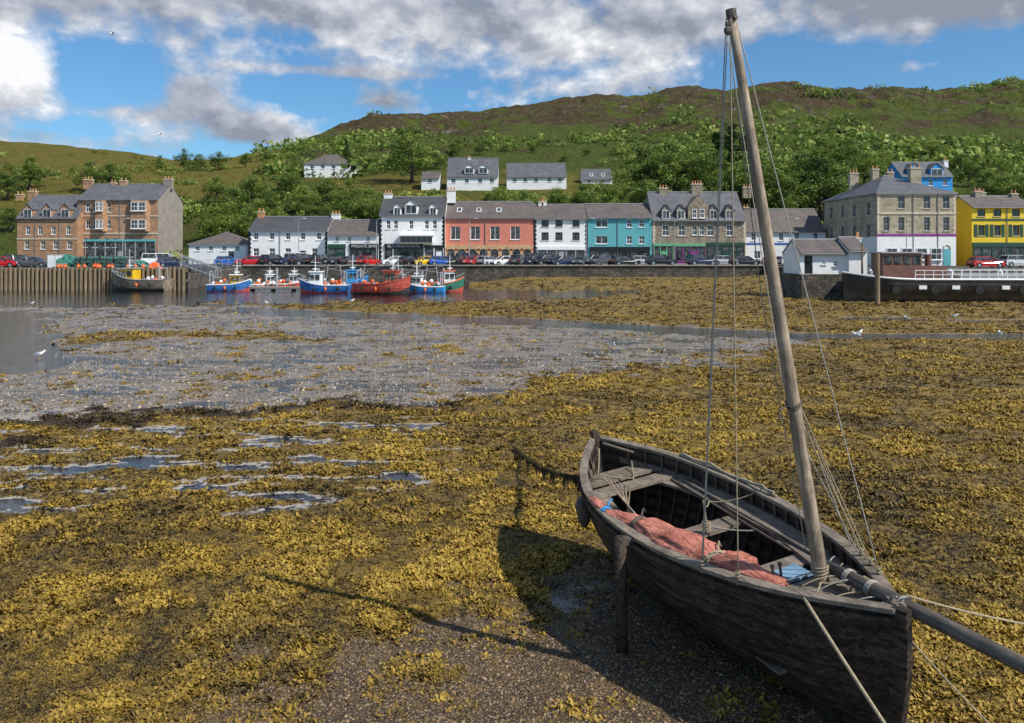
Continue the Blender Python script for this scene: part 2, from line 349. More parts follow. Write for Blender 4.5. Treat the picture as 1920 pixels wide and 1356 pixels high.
mud=ramp(nt,nC,[(.3,(.17,.138,.112)),(.7,(.42,.36,.305))])
mud=mixc(nt,1,mud,ramp(nt,nA,[(.35,.55),(.62,1.15)]),'MULTIPLY')
mud=mixc(nt,ramp(nt,nB,[(.42,.75),(.52,0)]),mud,(.10,.076,.052))
vo2=N(nt,'ShaderNodeTexVoronoi'); vo2.inputs['Scale'].default_value=5; nt.links.new(O,vo2.inputs['Vector'])
spk=math_(nt,'MULTIPLY',ramp(nt,vo2.outputs['Distance'],[(.14,1),(.24,0)]),ramp(nt,nB,[(.45,0),(.55,1)]))
mud=mixc(nt,spk,mud,(.74,.64,.50))
mud=mixc(nt,math_(nt,'MULTIPLY',ap,.7),mud,(.50,.47,.43))  # pool bed paled to stand in for bright sky mirrored in the water
gnd=mixc(nt,ag,mud,pebc); gnd=mixc(nt,ramp(nt,aw,[(.15,0),(.7,1)]),gnd,wc)
gnd=mixc(nt,ad,gnd,(.028,.042,.042))
nt.links.new(gnd,b.inputs['Base Color'])
nt.links.new(ramp(nt,math_(nt,'ADD',aw,math_(nt,'MULTIPLY',ag,.6)),[(.2,.24),(.6,.8)]),b.inputs['Roughness'])
bump(nt,b,math_(nt,'ADD',nB,math_(nt,'MULTIPLY',vo.outputs['Distance'],.6)),.9,.03)
me=fast_mesh('ground',V,Fc,[m],smooth=True,attrs={'weed':wd,'gravel':gr,'ridge':rd,'deep':dp,'pool':pu})
put('ground',me,kind='structure',label='tidal flat of mud, shingle and golden seaweed')
bed=MB(); bed.add([(-3000,-300,-1.3),(3000,-300,-1.3),(3000,4000,-1.3),(-3000,4000,-1.3)],[(0,1,2,3)])
bed.obj('seabed',[mat('seabed_mud',(.03,.038,.034),.9,.3,.2)],kind='structure',label='dark muddy sea bed under the harbour')
m,nt,b=nodes('water'); nt.nodes.remove(b); out=[n for n in nt.nodes if n.type=='OUTPUT_MATERIAL'][0]
gl=N(nt,'ShaderNodeBsdfGlossy'); gl.inputs['Roughness'].default_value=.07; gl.inputs[0].default_value=(.98,.99,1,1)
tr=N(nt,'ShaderNodeBsdfTransparent'); tr.inputs[0].default_value=(.92,.94,.94,1)
fr=N(nt,'ShaderNodeFresnel'); fr.inputs[0].default_value=1.6
mx=N(nt,'ShaderNodeMixShader'); tc=N(nt,'ShaderNodeTexCoord'); mp=N(nt,'ShaderNodeMapping'); mp.inputs['Scale'].default_value=(.6,1.6,1); nt.links.new(tc.outputs['Object'],mp.inputs[0])
bn=N(nt,'ShaderNodeBump'); bn.inputs['Strength'].default_value=.60; bn.inputs['Distance'].default_value=.05
nt.links.new(noise(nt,mp.outputs[0],2.0,6,.62),bn.inputs['Height'])
for q in (gl,fr): nt.links.new(bn.outputs[0],q.inputs['Normal'])
nt.links.new(fr.outputs[0],mx.inputs[0]); nt.links.new(tr.outputs[0],mx.inputs[1]); nt.links.new(gl.outputs[0],mx.inputs[2]); nt.links.new(mx.outputs[0],out.inputs[0])
wp=MB(); wp.add([(-400,-50,0),(400,-50,0),(400,150,0),(-400,150,0)],[(0,1,2,3)]); wp.obj('water',[m],kind='structure',label='shallow harbour water and tide pools')
def attr_mat(name,stops,rough=.7,trans=0.):
    m,nt,b=nodes(name); a=N(nt,'ShaderNodeAttribute'); a.attribute_name='tint'
    oi=N(nt,'ShaderNodeObjectInfo')
    f=math_(nt,'ADD',a.outputs['Fac'],math_(nt,'MULTIPLY',math_(nt,'SUBTRACT',oi.outputs['Random'],.5),.35))
    c=ramp(nt,f,stops); nt.links.new(c,b.inputs['Base Color']); b.inputs['Roughness'].default_value=rough; b.inputs['Specular IOR Level'].default_value=.3
    if trans:
        t=N(nt,'ShaderNodeBsdfTranslucent'); nt.links.new(c,t.inputs[0]); x=N(nt,'ShaderNodeMixShader'); x.inputs[0].default_value=trans
        out=[n for n in nt.nodes if n.type=='OUTPUT_MATERIAL'][0]
        nt.links.new(b.outputs[0],x.inputs[1]); nt.links.new(t.outputs[0],x.inputs[2]); nt.links.new(x.outputs[0],out.inputs[0])
    return m
nt_=290000
tyy=1/rng.uniform(1/116.,1/6.8,nt_)
tu=rng.uniform(-.78,.78,nt_); tx=tu*tyy
h0,w0,g0,r0,wt0,d0,p0_=ground_h(tx,tyy)
pat=fbm(tx*1.6,tyy*1.6,4,77); big=fbm(tx*.3,tyy*.3,4,88); hf=fbm(tx*9,tyy*9,3,41)
keep=(h0>.0)&(rng.random(nt_)<np.clip(w0*1.1-.12,.05*(g0>.3)*(pat>.52)+.01*(g0>.3),1))&((pat>.40)|(rng.random(nt_)<.55))
tx,ty2,h0,pat,big,r0,hf=[q[keep] for q in (tx,tyy,h0,pat,big,r0,hf)]
n=len(tx); K=8
sz=(.014+.019*rng.random(n))*(1+ty2/18)*(.8+.6*(pat>.5))
near=(1-sstep(9,17,ty2))*(1-sstep(-1.,1.5,tx))
tint=np.clip(.54+(pat-.5)*1.0+(big-.5)*.8+(hf-.5)*.75+rng.normal(0,.06,n)-r0*.5-near*.09-sstep(50,80,ty2)*.13,0.02,.98)
ang=rng.uniform(0,2*np.pi,(n,K)); el=rng.uniform(.0,1.0,(n,K)); ln=sz[:,None]*rng.uniform(.7,1.3,(n,K)); wdt=ln*rng.uniform(.17,.29,(n,K))
d=np.stack([np.cos(ang)*np.cos(el),np.sin(ang)*np.cos(el),np.sin(el)*.8],-1); sd=np.stack([-np.sin(ang),np.cos(ang),rng.uniform(-.7,.7,(n,K))],-1)
c0=np.stack([tx,ty2,h0-.003],-1)[:,None,:]+rng.normal(0,.75,(n,K,3))*sz[:,None,None]*np.array([1,1,.05])
p0=c0+sd*wdt[...,None]; p1=c0-sd*wdt[...,None]; p2=c0+d*ln[...,None]-sd*wdt[...,None]*.8; p3=c0+d*ln[...,None]+sd*wdt[...,None]*.8
V=np.stack([p0,p1,p2,p3],2).reshape(-1,3); Fc=np.arange(len(V)).reshape(-1,4)
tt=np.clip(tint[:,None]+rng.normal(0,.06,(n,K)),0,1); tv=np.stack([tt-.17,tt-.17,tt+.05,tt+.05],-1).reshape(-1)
wm_=attr_mat('seaweed',[(0,(.032,.022,.009)),(.25,(.098,.066,.017)),(.5,(.235,.148,.023)),(.75,(.385,.248,.034)),(1,(.50,.38,.11))],.65)
put('seaweed',fast_mesh('seaweed',V,Fc,[wm_],attrs={'tint':np.clip(tv,0,1)}),kind='stuff',label='golden brown bladder wrack covering the tidal flat',cat='seaweed')
def pebbles(name,n,test,smin,smax,ymin,ymax,stops,label):
    y=1/rng.uniform(1/ymax,1/ymin,n); x=rng.uniform(-.8,.8,n)*y
    h,wd_,g_,r_,wt_,d_,_p=ground_h(x,y); k=test(x,y,h,wd_,g_,wt_); x,y,h=x[k],y[k],h[k]; n=len(x)
    s=rng.uniform(smin,smax,n)*(.5+rng.random(n)**3*1.6)
    oc=np.array([(1,0,0),(0,1,0),(-1,0,0),(0,-1,0),(0,0,.7),(.7,.7,.45),(-.7,.7,.45),(-.7,-.7,.45),(.7,-.7,.45)],float)
    fc=np.array([(0,1,5),(1,2,6),(2,3,7),(3,0,8),(0,5,4),(5,1,4),(1,6,4),(6,2,4),(2,7,4),(7,3,4),(3,8,4),(8,0,4)])
    a=rng.uniform(0,6.28,n); ca,sa=np.cos(a),np.sin(a); st=rng.uniform(.6,1.,n)
    ox=oc[None,:,0]*s[:,None]; oy=oc[None,:,1]*(s*st)[:,None]; oz=oc[None,:,2]*(s*.8)[:,None]
    Vp=np.stack([x[:,None]+ox*ca[:,None]-oy*sa[:,None],y[:,None]+ox*sa[:,None]+oy*ca[:,None],h[:,None]+oz],-1).reshape(-1,3)
    Fp=(fc[None]+np.arange(n)[:,None,None]*9).reshape(-1,3)
    put(name,fast_mesh(name,Vp,Fp,[attr_mat(name+'_stone',stops,.75)],attrs={'tint':np.repeat(rng.random(n),9)}),kind='stuff',label=label,cat='pebbles')
pebbles('pebbles',110000,lambda x,y,h,w_,g,wt_:(g>.25)&(h>-.01),.006,.016,6.5,14,[(0,(.07,.044,.024)),(.5,(.21,.135,.070)),(.86,(.37,.26,.15)),(1,(.78,.68,.54))],'loose shingle on the beach around the boat')
pebbles('shells',100000,lambda x,y,h,w_,g,wt_:(wt_>.4)&(h>-.02),.015,.036,18,80,[(0,(.09,.07,.05)),(.5,(.28,.21,.15)),(.85,(.60,.48,.35)),(1,(.88,.82,.7))],'pale shells and stones on wet mud')
# ---------------------------------------------------------------- hillside
RID=[(-700,262),(0,265),(60,268),(190,278),(270,292),(320,300),(420,298),(530,284),(600,258),(640,245),(700,228),(760,219),(850,217),(900,216),(940,208),(1000,202),(1060,187),(1120,181),(1180,189),(1215,187),(1250,171),(1310,168),(1360,175),(1430,163),(1500,162),(1560,173),(1620,170),(1680,168),(1760,174),(1830,169),(1900,157),(2600,130)]
def terr(x,y):
    x=np.asarray(x,float); y=np.asarray(y,float)
    px=CX+x/y*F
    ds=y-14*(1-sstep(420,560,px))
    ridge=ip(px,RID)
    Dr=ip(px,[(300,310),(430,360),(650,560),(2600,680)])
    p240=ip(px,[(0,312),(300,322),(500,322),(1600,322),(1900,330)])
    k=np.interp(ds,[144,150,165,185,210,240],[0,.07,.32,.6,.84,1.])
    a=495+(p240-495)*k
    t=np.clip((np.log(np.maximum(ds,240))-math.log(240))/(np.log(Dr)-math.log(240)),0,1)
    pp=a+(ridge-p240)*t**.85
    dd=np.minimum(y,Dr+14)
    z=H+(HY-pp)/F*dd
    z=z-np.maximum(y-Dr-14,0)*.06
    nz=(fbm(x*.012,y*.012,5,5)-.5)*sstep(230,420,y)*22*(1-sstep(.75,1.,t)) + (fbm(x*.06,y*.06,4,6)-.5)*(1+4*sstep(220,420,y))
    crag=(np.abs(fbm(x*.03,y*.03,5,15,.6)-.5)*-42+6)*sstep(330,560,y)*(1-.5*sstep(.8,1.,t))
    return z+nz+crag
nr2,nc2=460,600
dv=np.exp(np.linspace(math.log(144),math.log(1300),nr2)); uv2=np.linspace(-1.,1.,nc2)
YY,UU=np.meshgrid(dv,uv2,indexing='ij'); XX=UU*YY; ZZ=terr(XX,YY)
ZZ[0,:]=2.0
V=np.stack([XX,YY,ZZ],-1).reshape(-1,3); idx=np.arange(nr2*nc2).reshape(nr2,nc2)
Fc=np.stack([idx[:-1,:-1],idx[:-1,1:],idx[1:,1:],idx[1:,:-1]],-1).reshape(-1,4)
m,nt,b=nodes('hillside'); tc=N(nt,'ShaderNodeTexCoord'); O=tc.outputs['Object']
hi=attr('high'); lawn=attr('lawn')
a1=noise(nt,O,.022,9,.68); a2=noise(nt,O,.09,9,.72); a3=noise(nt,O,.9,8,.75)
green=ramp(nt,a3,[(.32,(.055,.08,.018)),(.68,(.20,.23,.05))])
heath=ramp(nt,a3,[(.3,(.045,.034,.020)),(.55,(.14,.105,.055)),(.72,(.25,.20,.11))])
grass=ramp(nt,a3,[(.3,(.15,.145,.03)),(.7,(.36,.285,.07))])
f1=math_(nt,'ADD',math_(nt,'MULTIPLY',math_(nt,'SUBTRACT',a1,.5),4.4),math_(nt,'MULTIPLY',math_(nt,'SUBTRACT',a2,.5),3.8))
f1=math_(nt,'ADD',f1,math_(nt,'MULTIPLY',hi,.72),clamp=True)
c=mixc(nt,ramp(nt,f1,[(.34,0),(.64,1)]),green,heath)
c=mixc(nt,ramp(nt,math_(nt,'ADD',lawn,math_(nt,'MULTIPLY',math_(nt,'SUBTRACT',a2,.5),2.2)),[(.42,0),(.6,1)]),c,grass)
c=mixc(nt,math_(nt,'MULTIPLY',ramp(nt,a2,[(.58,0),(.64,.75)]),hi),c,(.34,.30,.26))
nt.links.new(c,b.inputs['Base Color']); b.inputs['Roughness'].default_value=.95; b.inputs['Specular IOR Level'].default_value=.1
bump(nt,b,math_(nt,'ADD',a3,math_(nt,'MULTIPLY',a2,6)),1.,2.)
pxg=CX+UU*F
high=sstep(290,520,YY)*sstep(480,700,pxg)*(.6+.4*(1-sstep(1250,1900,pxg)*(1-sstep(480,600,YY))))
lw=(1-sstep(480,600,pxg))*sstep(175,205,YY)*.75+ (1-sstep(18,36,np.abs(YY-215)))*sstep(520,620,pxg)*(1-sstep(1080,1160,pxg))*.6
put('hills',fast_mesh('hills',V,Fc,[m],smooth=True,attrs={'high':high,'lawn':np.clip(lw,0,1)}),kind='structure',label='green and heather covered hillside behind the village')
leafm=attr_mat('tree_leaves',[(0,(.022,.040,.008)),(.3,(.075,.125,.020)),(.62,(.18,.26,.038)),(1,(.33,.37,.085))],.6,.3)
bark=mat('bark',(.09,.07,.05),.9,.3,3,.4)
def leaves(centers,radii,per,lsize,flat=1.0,tn=.15):
    n=len(centers); u=rng.normal(0,1,(n,per,3)); u/=np.linalg.norm(u,axis=2,keepdims=True)
    rad=radii[:,None]*rng.uniform(.65,1.08,(n,per)); p=centers[:,None,:]+u*rad[...,None]*np.array([1,1,flat])
    nrm=u+rng.normal(0,.55,(n,per,3)); nrm/=np.linalg.norm(nrm,axis=2,keepdims=True)
    r=rng.normal(0,1,(n,per,3)); a=np.cross(nrm,r); a/=np.linalg.norm(a,axis=2,keepdims=True); b=np.cross(nrm,a)
    if np.isscalar(lsize): s=lsize*rng.uniform(.6,1.4,(n,per))
    else: s=lsize[:,None]*rng.uniform(.6,1.4,(n,per))
    s=s[...,None]
    V=np.stack([p-a*s,p+b*s*.6,p+a*s,p-b*s*.6],2)
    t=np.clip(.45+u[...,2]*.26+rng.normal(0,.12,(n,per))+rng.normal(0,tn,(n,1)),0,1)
    return V.reshape(-1,3),np.repeat(t.reshape(-1),4)
def tree_tpl(kind,seed):
    r=random.Random(seed); tm=MB()
    if kind=='conifer':
        tm.tube([(0,0,-.5),(0,0,4),(0.1,0,9.6)],[.25,.17,.03],7)
        cs=[];rs=[]
        for i in range(60):
            z=1.2+8.6*(i/60.); R=2.3*(1-z/10.3)+.1; a=r.uniform(0,6.28); q=R*r.uniform(.3,1)
            cs.append((q*math.cos(a),q*math.sin(a),z)); rs.append(.45+.35*(1-z/10))
        Vv,t=leaves(np.array(cs),np.array(rs),48,.16,.6); t*=.35
    else:
        tm.tube([(0,0,-.8),(.05,.03,1.6),(.1,-.1,4.2),(.0,.1,6.5)],[.34,.24,.17,.06],8)
        cs=[];rs=[]
        nl=9
        for i in range(nl):
            a=i*2.4+r.uniform(-.4,.4); z0=r.uniform(1.4,4.4); L=r.uniform(1.8,3.5); up=r.uniform(.8,3.2)
            e=(L*math.cos(a),L*math.sin(a),z0+up); tm.tube([(0.05,0,z0),(e[0]*.5,e[1]*.5,z0+up*.4),e],[.12,.08,.03],6)
            for k in range(5):
                cs.append((e[0]+r.gauss(0,.7),e[1]+r.gauss(0,.7),e[2]+r.gauss(0,.6))); rs.append(r.uniform(.5,1.15))
        for i in range(30):
            a=r.uniform(0,6.28); q=r.uniform(0,2.5); z=r.uniform(4.4,9.0); q*=math.sqrt(max(.1,1-((z-5.5)/4.2)**2))
            cs.append((q*math.cos(a),q*math.sin(a),z)); rs.append(r.uniform(.6,1.25))
        for i in range(14):
            a=r.uniform(0,6.28); q=r.uniform(1.4,2.9); cs.append((q*math.cos(a),q*math.sin(a),r.uniform(1.8,4))); rs.append(r.uniform(.5,1.))
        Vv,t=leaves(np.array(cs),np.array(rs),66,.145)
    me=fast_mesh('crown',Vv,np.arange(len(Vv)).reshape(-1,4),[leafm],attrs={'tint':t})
    return tm.mesh('trunk',[bark],True),me
TPL=[tree_tpl('b',i) for i in range(6)]; CON=tree_tpl('conifer',9)
def tree(px,pytop,d,wf=1.,con=False,label=None):
    x=WX(px,d); z=float(terr(x,d)); h=max(3.,WZ(pytop,d)-z); i=random.randrange(6)
    tm,cm=CON if con else TPL[i]
    e=put('conifer_tree' if con else 'leafy_tree',None,loc=(x,d,z),rot=(0,0,random.uniform(0,6.28)),label=label or ('tall dark green conifer among broadleaf trees' if con else 'leafy green tree on the slope behind houses'),cat='tree',group='trees on the slope behind the village')
    s=h/9.7; e.scale=(s*wf,s*wf,s)
    put('trunk',tm,e); put('crown',cm,e)
tree(772,232,215,1.2,label='tall round leafy tree standing above the hillside houses')
for t in [(15,322,205,1.2),(55,292,215,1.3),(-10,300,215,1.2),(165,300,215,1.1),(205,300,210,1.1),(240,322,225,1.),(405,325,200,1.1),(470,325,192,1.2),(440,350,180,1.2),(500,352,178,1.1),(400,385,172,1.2),(430,378,174,1.2),(480,372,170,1.1),
   (545,312,200,1.2),(570,345,180,1.2),(615,330,190,1.3),(655,335,186,1.2),(640,362,174,1.2),(690,352,176,1.2),(595,365,170,1.1),(685,270,240,1.),(815,270,245,1.2),(740,285,245,1.2),(850,268,270,1.3),(900,265,280,1.2),
   (935,345,178,1.3),(985,352,174,1.3),(1040,350,176,1.3),(1095,345,178,1.3),(1165,318,182,1.3),(1150,350,172,1.2),(1205,276,195,1.4),(1258,260,186,1.4),(1300,266,190,1.4),(1330,300,180,1.2),(1215,330,172,1.1),(1425,280,184,1.4),(1460,296,186,1.3),(1505,284,188,1.4),(1540,292,172,1.4),(1575,310,176,1.2),(1620,282,205,1.4),(1540,256,240,1.4),(1700,268,260,1.3),(1745,262,255,1.3),(1650,285,230,1.3),
   (1815,300,215,1.3),(1850,320,190,1.2),(1880,325,182,1.2),(1925,320,178,1.2),(1590,258,240,1.3),(345,278,262,1.),(375,288,258,1.2),(410,282,262,1.2),(460,285,272,1.3),(500,280,280,1.3),(300,290,262,.8),(1390,300,178,1.2),(1340,330,170,1.1),(1480,335,168,1.1),(1800,285,240,1.2),(20,385,180,1.2),(520,385,168,1.1),(1100,290,270,1.3),(1150,285,275,1.3),(1000,280,280,1.3),(950,270,285,1.3),(1060,290,260,1.3)]:
    tree(*t)
for t in [(1345,250,196,1.1),(1372,236,200,1.1),(1395,255,194,1.1),(650,262,250,.8)]: tree(*t,con=True)
def shrubs(name,n,gen,per,label,ls=.22):
    x,y,r=gen(n); z=terr(x,y)
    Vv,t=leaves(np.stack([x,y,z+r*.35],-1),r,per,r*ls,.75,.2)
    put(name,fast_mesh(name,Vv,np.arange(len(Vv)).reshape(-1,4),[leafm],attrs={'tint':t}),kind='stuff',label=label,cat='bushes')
def g1(n):
    y=rng.uniform(150,205,n); px=rng.uniform(330,1800,n); x=(px-CX)/F*y
    k=(fbm(x*.1,y*.1,3,61)>.42)&~((y>196)&(px>560)&(px<1100)); return x[k],y[k],rng.uniform(1.,2.6,n)[k]
shrubs('hedge_bushes',1500,g1,80,'dense green bushes on the slope behind houses',.18)
def g2(n):
    y=np.exp(rng.uniform(math.log(225),math.log(640),n)); px=rng.uniform(480,2100,n); x=(px-CX)/F*y
    dens=fbm(x*.014,y*.022,5,71)+.12*sstep(1150,1700,px)-.20*sstep(300,520,y)+.04
    k=(dens>.52)&(rng.random(n)<.85); return x[k],y[k],(rng.uniform(.8,2.4,n)*(1+1.1*(rng.random(n)>.85))*(1+.25*(px>1500)))[k]
shrubs('hillside_scrub',8000,g2,30,'scrub and low woodland dotting the hillside')
def g3(n):
    y=rng.uniform(175,300,n); px=rng.uniform(-100,560,n); x=(px-CX)/F*y
    k=fbm(x*.05,y*.05,3,81)>.50; return x[k],y[k],rng.uniform(.4,1.6,n)[k]
shrubs('gorse_bushes',800,g3,46,'bushes scattered over the grassy hill')
def g4(n):
    y=rng.uniform(600,690,n); px=rng.uniform(1790,2100,n); x=(px-CX)/F*y; return x,y,rng.uniform(2.,4.5,n)
shrubs('skyline_wood',130,g4,60,'dark trees along the hill crest')
# ---------------------------------------------------------------- buildings
WC={}
def window(parent,x,y,z,w_,h_,rotz=0,frame='white2',style='sash'):
    w_=round(w_,1); h_=round(h_,1); key=(w_,h_,frame,style)
    if key not in WC:
        a=MB(); a.box(-w_/2,w_/2,0,.02,0,h_,0); pane=a.mesh('window',[M['glass']])
        f=MB(); t=.09
        f.box(-w_/2,-w_/2+t,-.05,0,0,h_).box(w_/2-t,w_/2,-.05,0,0,h_).box(-w_/2+t,w_/2-t,-.05,0,0,t).box(-w_/2+t,w_/2-t,-.05,0,h_-t,h_)
        if style=='sash': f.box(-w_/2+t,w_/2-t,-.06,-.001,h_/2-.04,h_/2+.04)
        if style=='wide' or w_>1.7:
            k=max(2,int(w_/.9))
            for i in range(1,k): f.box(-w_/2+w_*i/k-.035,-w_/2+w_*i/k+.035,-.055,-.0015,t,h_-t)
        if style=='sash' and w_<=1.7: f.box(-.02,.02,-.045,-.002,t,h_-t)
        sl_=MB(); sl_.box(-w_/2-.1,w_/2+.1,-.26,-.0,-.1,-.002)
        WC[key]=(pane,f.mesh('frame',[M[frame]]),sl_.mesh('sill',[M['white2'] if frame=='white2' else M['dress']]))
    p,f,s_=WC[key]
    o=put('window',p,parent,(x,y,z),(0,0,rotz)); put('frame',f,o); put('sill',s_,o); return o
def wall_face(mb,org,xd,wid,z1,ops,mi=0,dep=.16,gable=None):
    xd=Vector(xd); nin=Vector((-xd.y,xd.x,0))
    def P(a,z,dd=0): v=Vector(org)+xd*a+nin*dd; return (v.x,v.y,z)
    xs=sorted({0,wid,*[q for o in ops for q in (o[0],o[1])]}); zs=sorted({-1.5,z1,*[q for o in ops for q in (o[2],o[3])]})
    for i in range(len(xs)-1):
        for j in range(len(zs)-1):
            cx_,cz=(xs[i]+xs[i+1])/2,(zs[j]+zs[j+1])/2
            if any(o[0]<cx_<o[1] and o[2]<cz<o[3] for o in ops): continue
            mb.add([P(xs[i],zs[j]),P(xs[i+1],zs[j]),P(xs[i+1],zs[j+1]),P(xs[i],zs[j+1])],[(0,1,2,3)],mi)
    for a0,a1,b0,b1 in ops:
        for q in ([(a0,b0),(a0,b1)],[(a0,b1),(a1,b1)],[(a1,b1),(a1,b0)],[(a1,b0),(a0,b0)]):
            mb.add([P(*q[0]),P(*q[1]),P(*q[1],dep),P(*q[0],dep)],[(0,1,2,3)],mi)
    if gable: mb.add([P(0,z1),P(wid,z1),P(wid/2,gable)],[(0,1,2)],mi)
def house(name,label,px0,px1,d,eave,ridge,depth,wall,roof,wins=(),hip=False,chim=(),doors=(),z0=2.6,side=None,skylights=(),dormers=(),sidewins=(),frame='white2',quoin=None,cat='house',style='sash',band=None,pipes=()):
    Wd=(px1-px0)/F*d; x0=WX(px0,d); e=put(name,None,loc=(x0,d,z0),label=label,cat=cat)
    lx=lambda p:(p-px0)/F*d; lz=lambda p:WZ(p,d)-z0
    ze=lz(eave); zr=WZ(ridge,d+depth/2)-z0
    ops=[]; wl=[]
    for q in wins:
        a,bb,ww,h_=q[:4]; ww=round(ww/F*d,1); h_=round(h_/F*d,1); xc=lx(a); zc=lz(bb)-h_/2
        if zc<.15: zc=.15
        ops.append((xc-ww/2,xc+ww/2,zc,zc+h_)); wl.append((xc,zc,ww,h_,q[4] if len(q)>4 else style))
    for (a,ww,h_,mm) in doors:
        xc=lx(a); ops.append((xc-ww/2,xc+ww/2,0.02,h_))
    mb=MB(); wall_face(mb,(0,0,0),(1,0,0),Wd,ze,ops,0)
    sops=[(a-ww/2,a+ww/2,z,z+h_) for a,z,ww,h_ in sidewins]
    g=None if hip else zr-.06
    wall_face(mb,(0,depth,0),(0,-1,0),depth,ze,sops,1 if side else 0,gable=g)
    wall_face(mb,(Wd,0,0),(0,1,0),depth,ze,[],1 if side else 0,gable=g)
    wall_face(mb,(Wd,depth,0),(-1,0,0),Wd,ze,[],1 if side else 0)
    mb.obj('wall',[M[wall],M[side or wall]],e)
    for xc,zc,ww,h_,st in wl: window(e,xc,.16,zc,ww,h_,0,frame,st)
    for a,z,ww,h_ in sidewins: window(e,.16,depth-a,z,round(ww,1),round(h_,1),-math.pi/2,frame)
    for a in pipes: MB().tube([(lx(a),-.09,.1),(lx(a),-.09,ze-.1)],.055,6).obj('drainpipe',[M['lead']],e)
    for (a,ww,h_,mm) in doors:
        xc=lx(a); q=MB(); q.box(-ww/2,ww/2,.12,.17,.02,h_,0); q.box(-ww/2+.15,ww/2-.15,.10,.12,h_*.55,h_*.88,1); dd=q.obj('door',[M[mm],M['glass']],e,(xc,0,0))
        MB().ball((ww*.35,.07,1.0),.05,6).obj('handle',[M['steel']],dd)
    r=MB(); o=.28; T=.14
    if hip:
        k=min(depth/2,Wd/2-.3); A=[(-o,-o,ze),(Wd+o,-o,ze),(Wd+o,depth+o,ze),(-o,depth+o,ze),(k,depth/2,zr),(Wd-k,depth/2,zr)]
        r.add(A,[(0,1,5,4),(1,2,5),(2,3,4,5),(3,0,4)],0); r.add([(x,y,z-.16) for x,y,z in A[:4]],[(3,2,1,0)],1)
        B=A[:4]
        for i in range(4):
            p,q=B[i],B[(i+1)%4]; r.add([p,q,(q[0],q[1],q[2]-.16),(p[0],p[1],p[2]-.16)],[(3,2,1,0)],1)
        r.tube([A[4],A[5]],.12,6,1)
    else:
        sl=(zr-ze)/(depth/2); og=.06
        for sgn in (0,1):
            ya,yb=(-o,depth/2) if sgn==0 else (depth+o,depth/2); za=ze-o*sl
            A=[(-og,ya,za+T),(Wd+og,ya,za+T),(Wd+og,yb,zr+T),(-og,yb,zr+T)]; B=[(x,y,z-T) for x,y,z in A]
            r.add(A+B,[(0,1,2,3),(7,6,5,4),(0,4,5,1),(1,5,6,2),(3,7,4,0)],0)
        r.tube([(-.05,depth/2,zr+T),(Wd+.05,depth/2,zr+T)],.13,6,1)
        r.tube([(0,-o-.07,ze-o*sl),(Wd,-o-.07,ze-o*sl)],.07,6,1)
    ro=r.obj('roof',[M[roof],M['lead']],e)
    for c in chim:
        a,pt,wp_=c[:3]; mm=c[3] if len(c)>3 else wall; dd=c[4] if len(c)>4 else d+depth/2
        xc=(a-CX)/F*dd-x0; zt=WZ(pt,dd)-z0; hw=wp_/F*dd/2; yc=dd-d; zb=ze if hip else zr-.4
        q=MB(); q.box(xc-hw,xc+hw,yc-.45,yc+.45,zb-.5,zt-.25,0); q.box(xc-hw-.08,xc+hw+.08,yc-.53,yc+.53,zt-.25,zt-.08,1)
        k=max(2,int(hw*2/.45))
        for i in range(k):
            xx=xc-hw+.2+(hw*2-.4)*i/max(1,k-1); q.tube([(xx,yc,zt-.08),(xx,yc,zt+.5)],[.13,.1],7,2)
        q.obj('chimney',[M[mm],M['dress'],M['clay']],ro)
    for a,bb in skylights:
        sl=(zr-ze)/(depth/2); xc=lx(a); zc=lz(bb); y=max(.6,(zc-ze)/sl)
        q=MB()
        def SP(x,yy,up): return (x,yy,ze+yy*sl+T+up)
        for (w2,l2,up,mi) in ((.42,.6,.06,0),(.32,.48,.07,1)):
            A=[SP(xc-w2,y-l2,up),SP(xc+w2,y-l2,up),SP(xc+w2,y+l2,up),SP(xc-w2,y+l2,up)]; B=[(p[0],p[1],p[2]-.08) for p in A]
            q.add(A+B,[(0,1,2,3),(0,4,5,1),(1,5,6,2),(2,6,7,3),(3,7,4,0)],mi)
        q.obj('skylight',[M['white2'],M['glass']],ro)
    for a,b0,b1,ww,mm in dormers:
        xc=lx(a); hw=ww/F*d/2; za=lz(b0); zt=lz(b1); zs_=za+(zt-za)*.62; q=MB(); yb=depth/2
        q.add([(xc-hw,.02,za),(xc+hw,.02,za),(xc+hw,.02,zs_),(xc,.02,zt),(xc-hw,.02,zs_),(xc-hw,yb,za),(xc+hw,yb,za),(xc+hw,yb,zs_),(xc,yb,zt),(xc-hw,yb,zs_)],
              [(0,1,2,3,4),(0,4,9,5),(1,6,7,2)],0)
        q.add([(xc-hw-.12,-.15,zs_-.12),(xc,-.15,zt+.02),(xc+hw+.12,-.15,zs_-.12),(xc-hw-.12,yb,zs_-.12),(xc,yb,zt+.02),(xc+hw+.12,yb,zs_-.12),
               (xc-hw-.12,-.15,zs_-.02),(xc,-.15,zt+.14),(xc+hw+.12,-.15,zs_-.02),(xc-hw-.12,yb,zs_-.02),(xc,yb,zt+.14),(xc+hw+.12,yb,zs_-.02)],
              [(6,7,10,9),(7,8,11,10),(0,1,7,6),(1,2,8,7),(0,3,4,1),(1,4,5,2)],1)
        q.box(xc-hw+.14,xc+hw-.14,-.03,.03,za+.12,zs_+.05,2); q.box(xc-hw+.24,xc-.04,-.05,-.02,za+.22,zs_-.03,3); q.box(xc+.04,xc+hw-.24,-.05,-.02,za+.22,zs_-.03,3)
        q.obj('dormer',[M[mm],M[roof],M['white2'],M['glass']],ro)
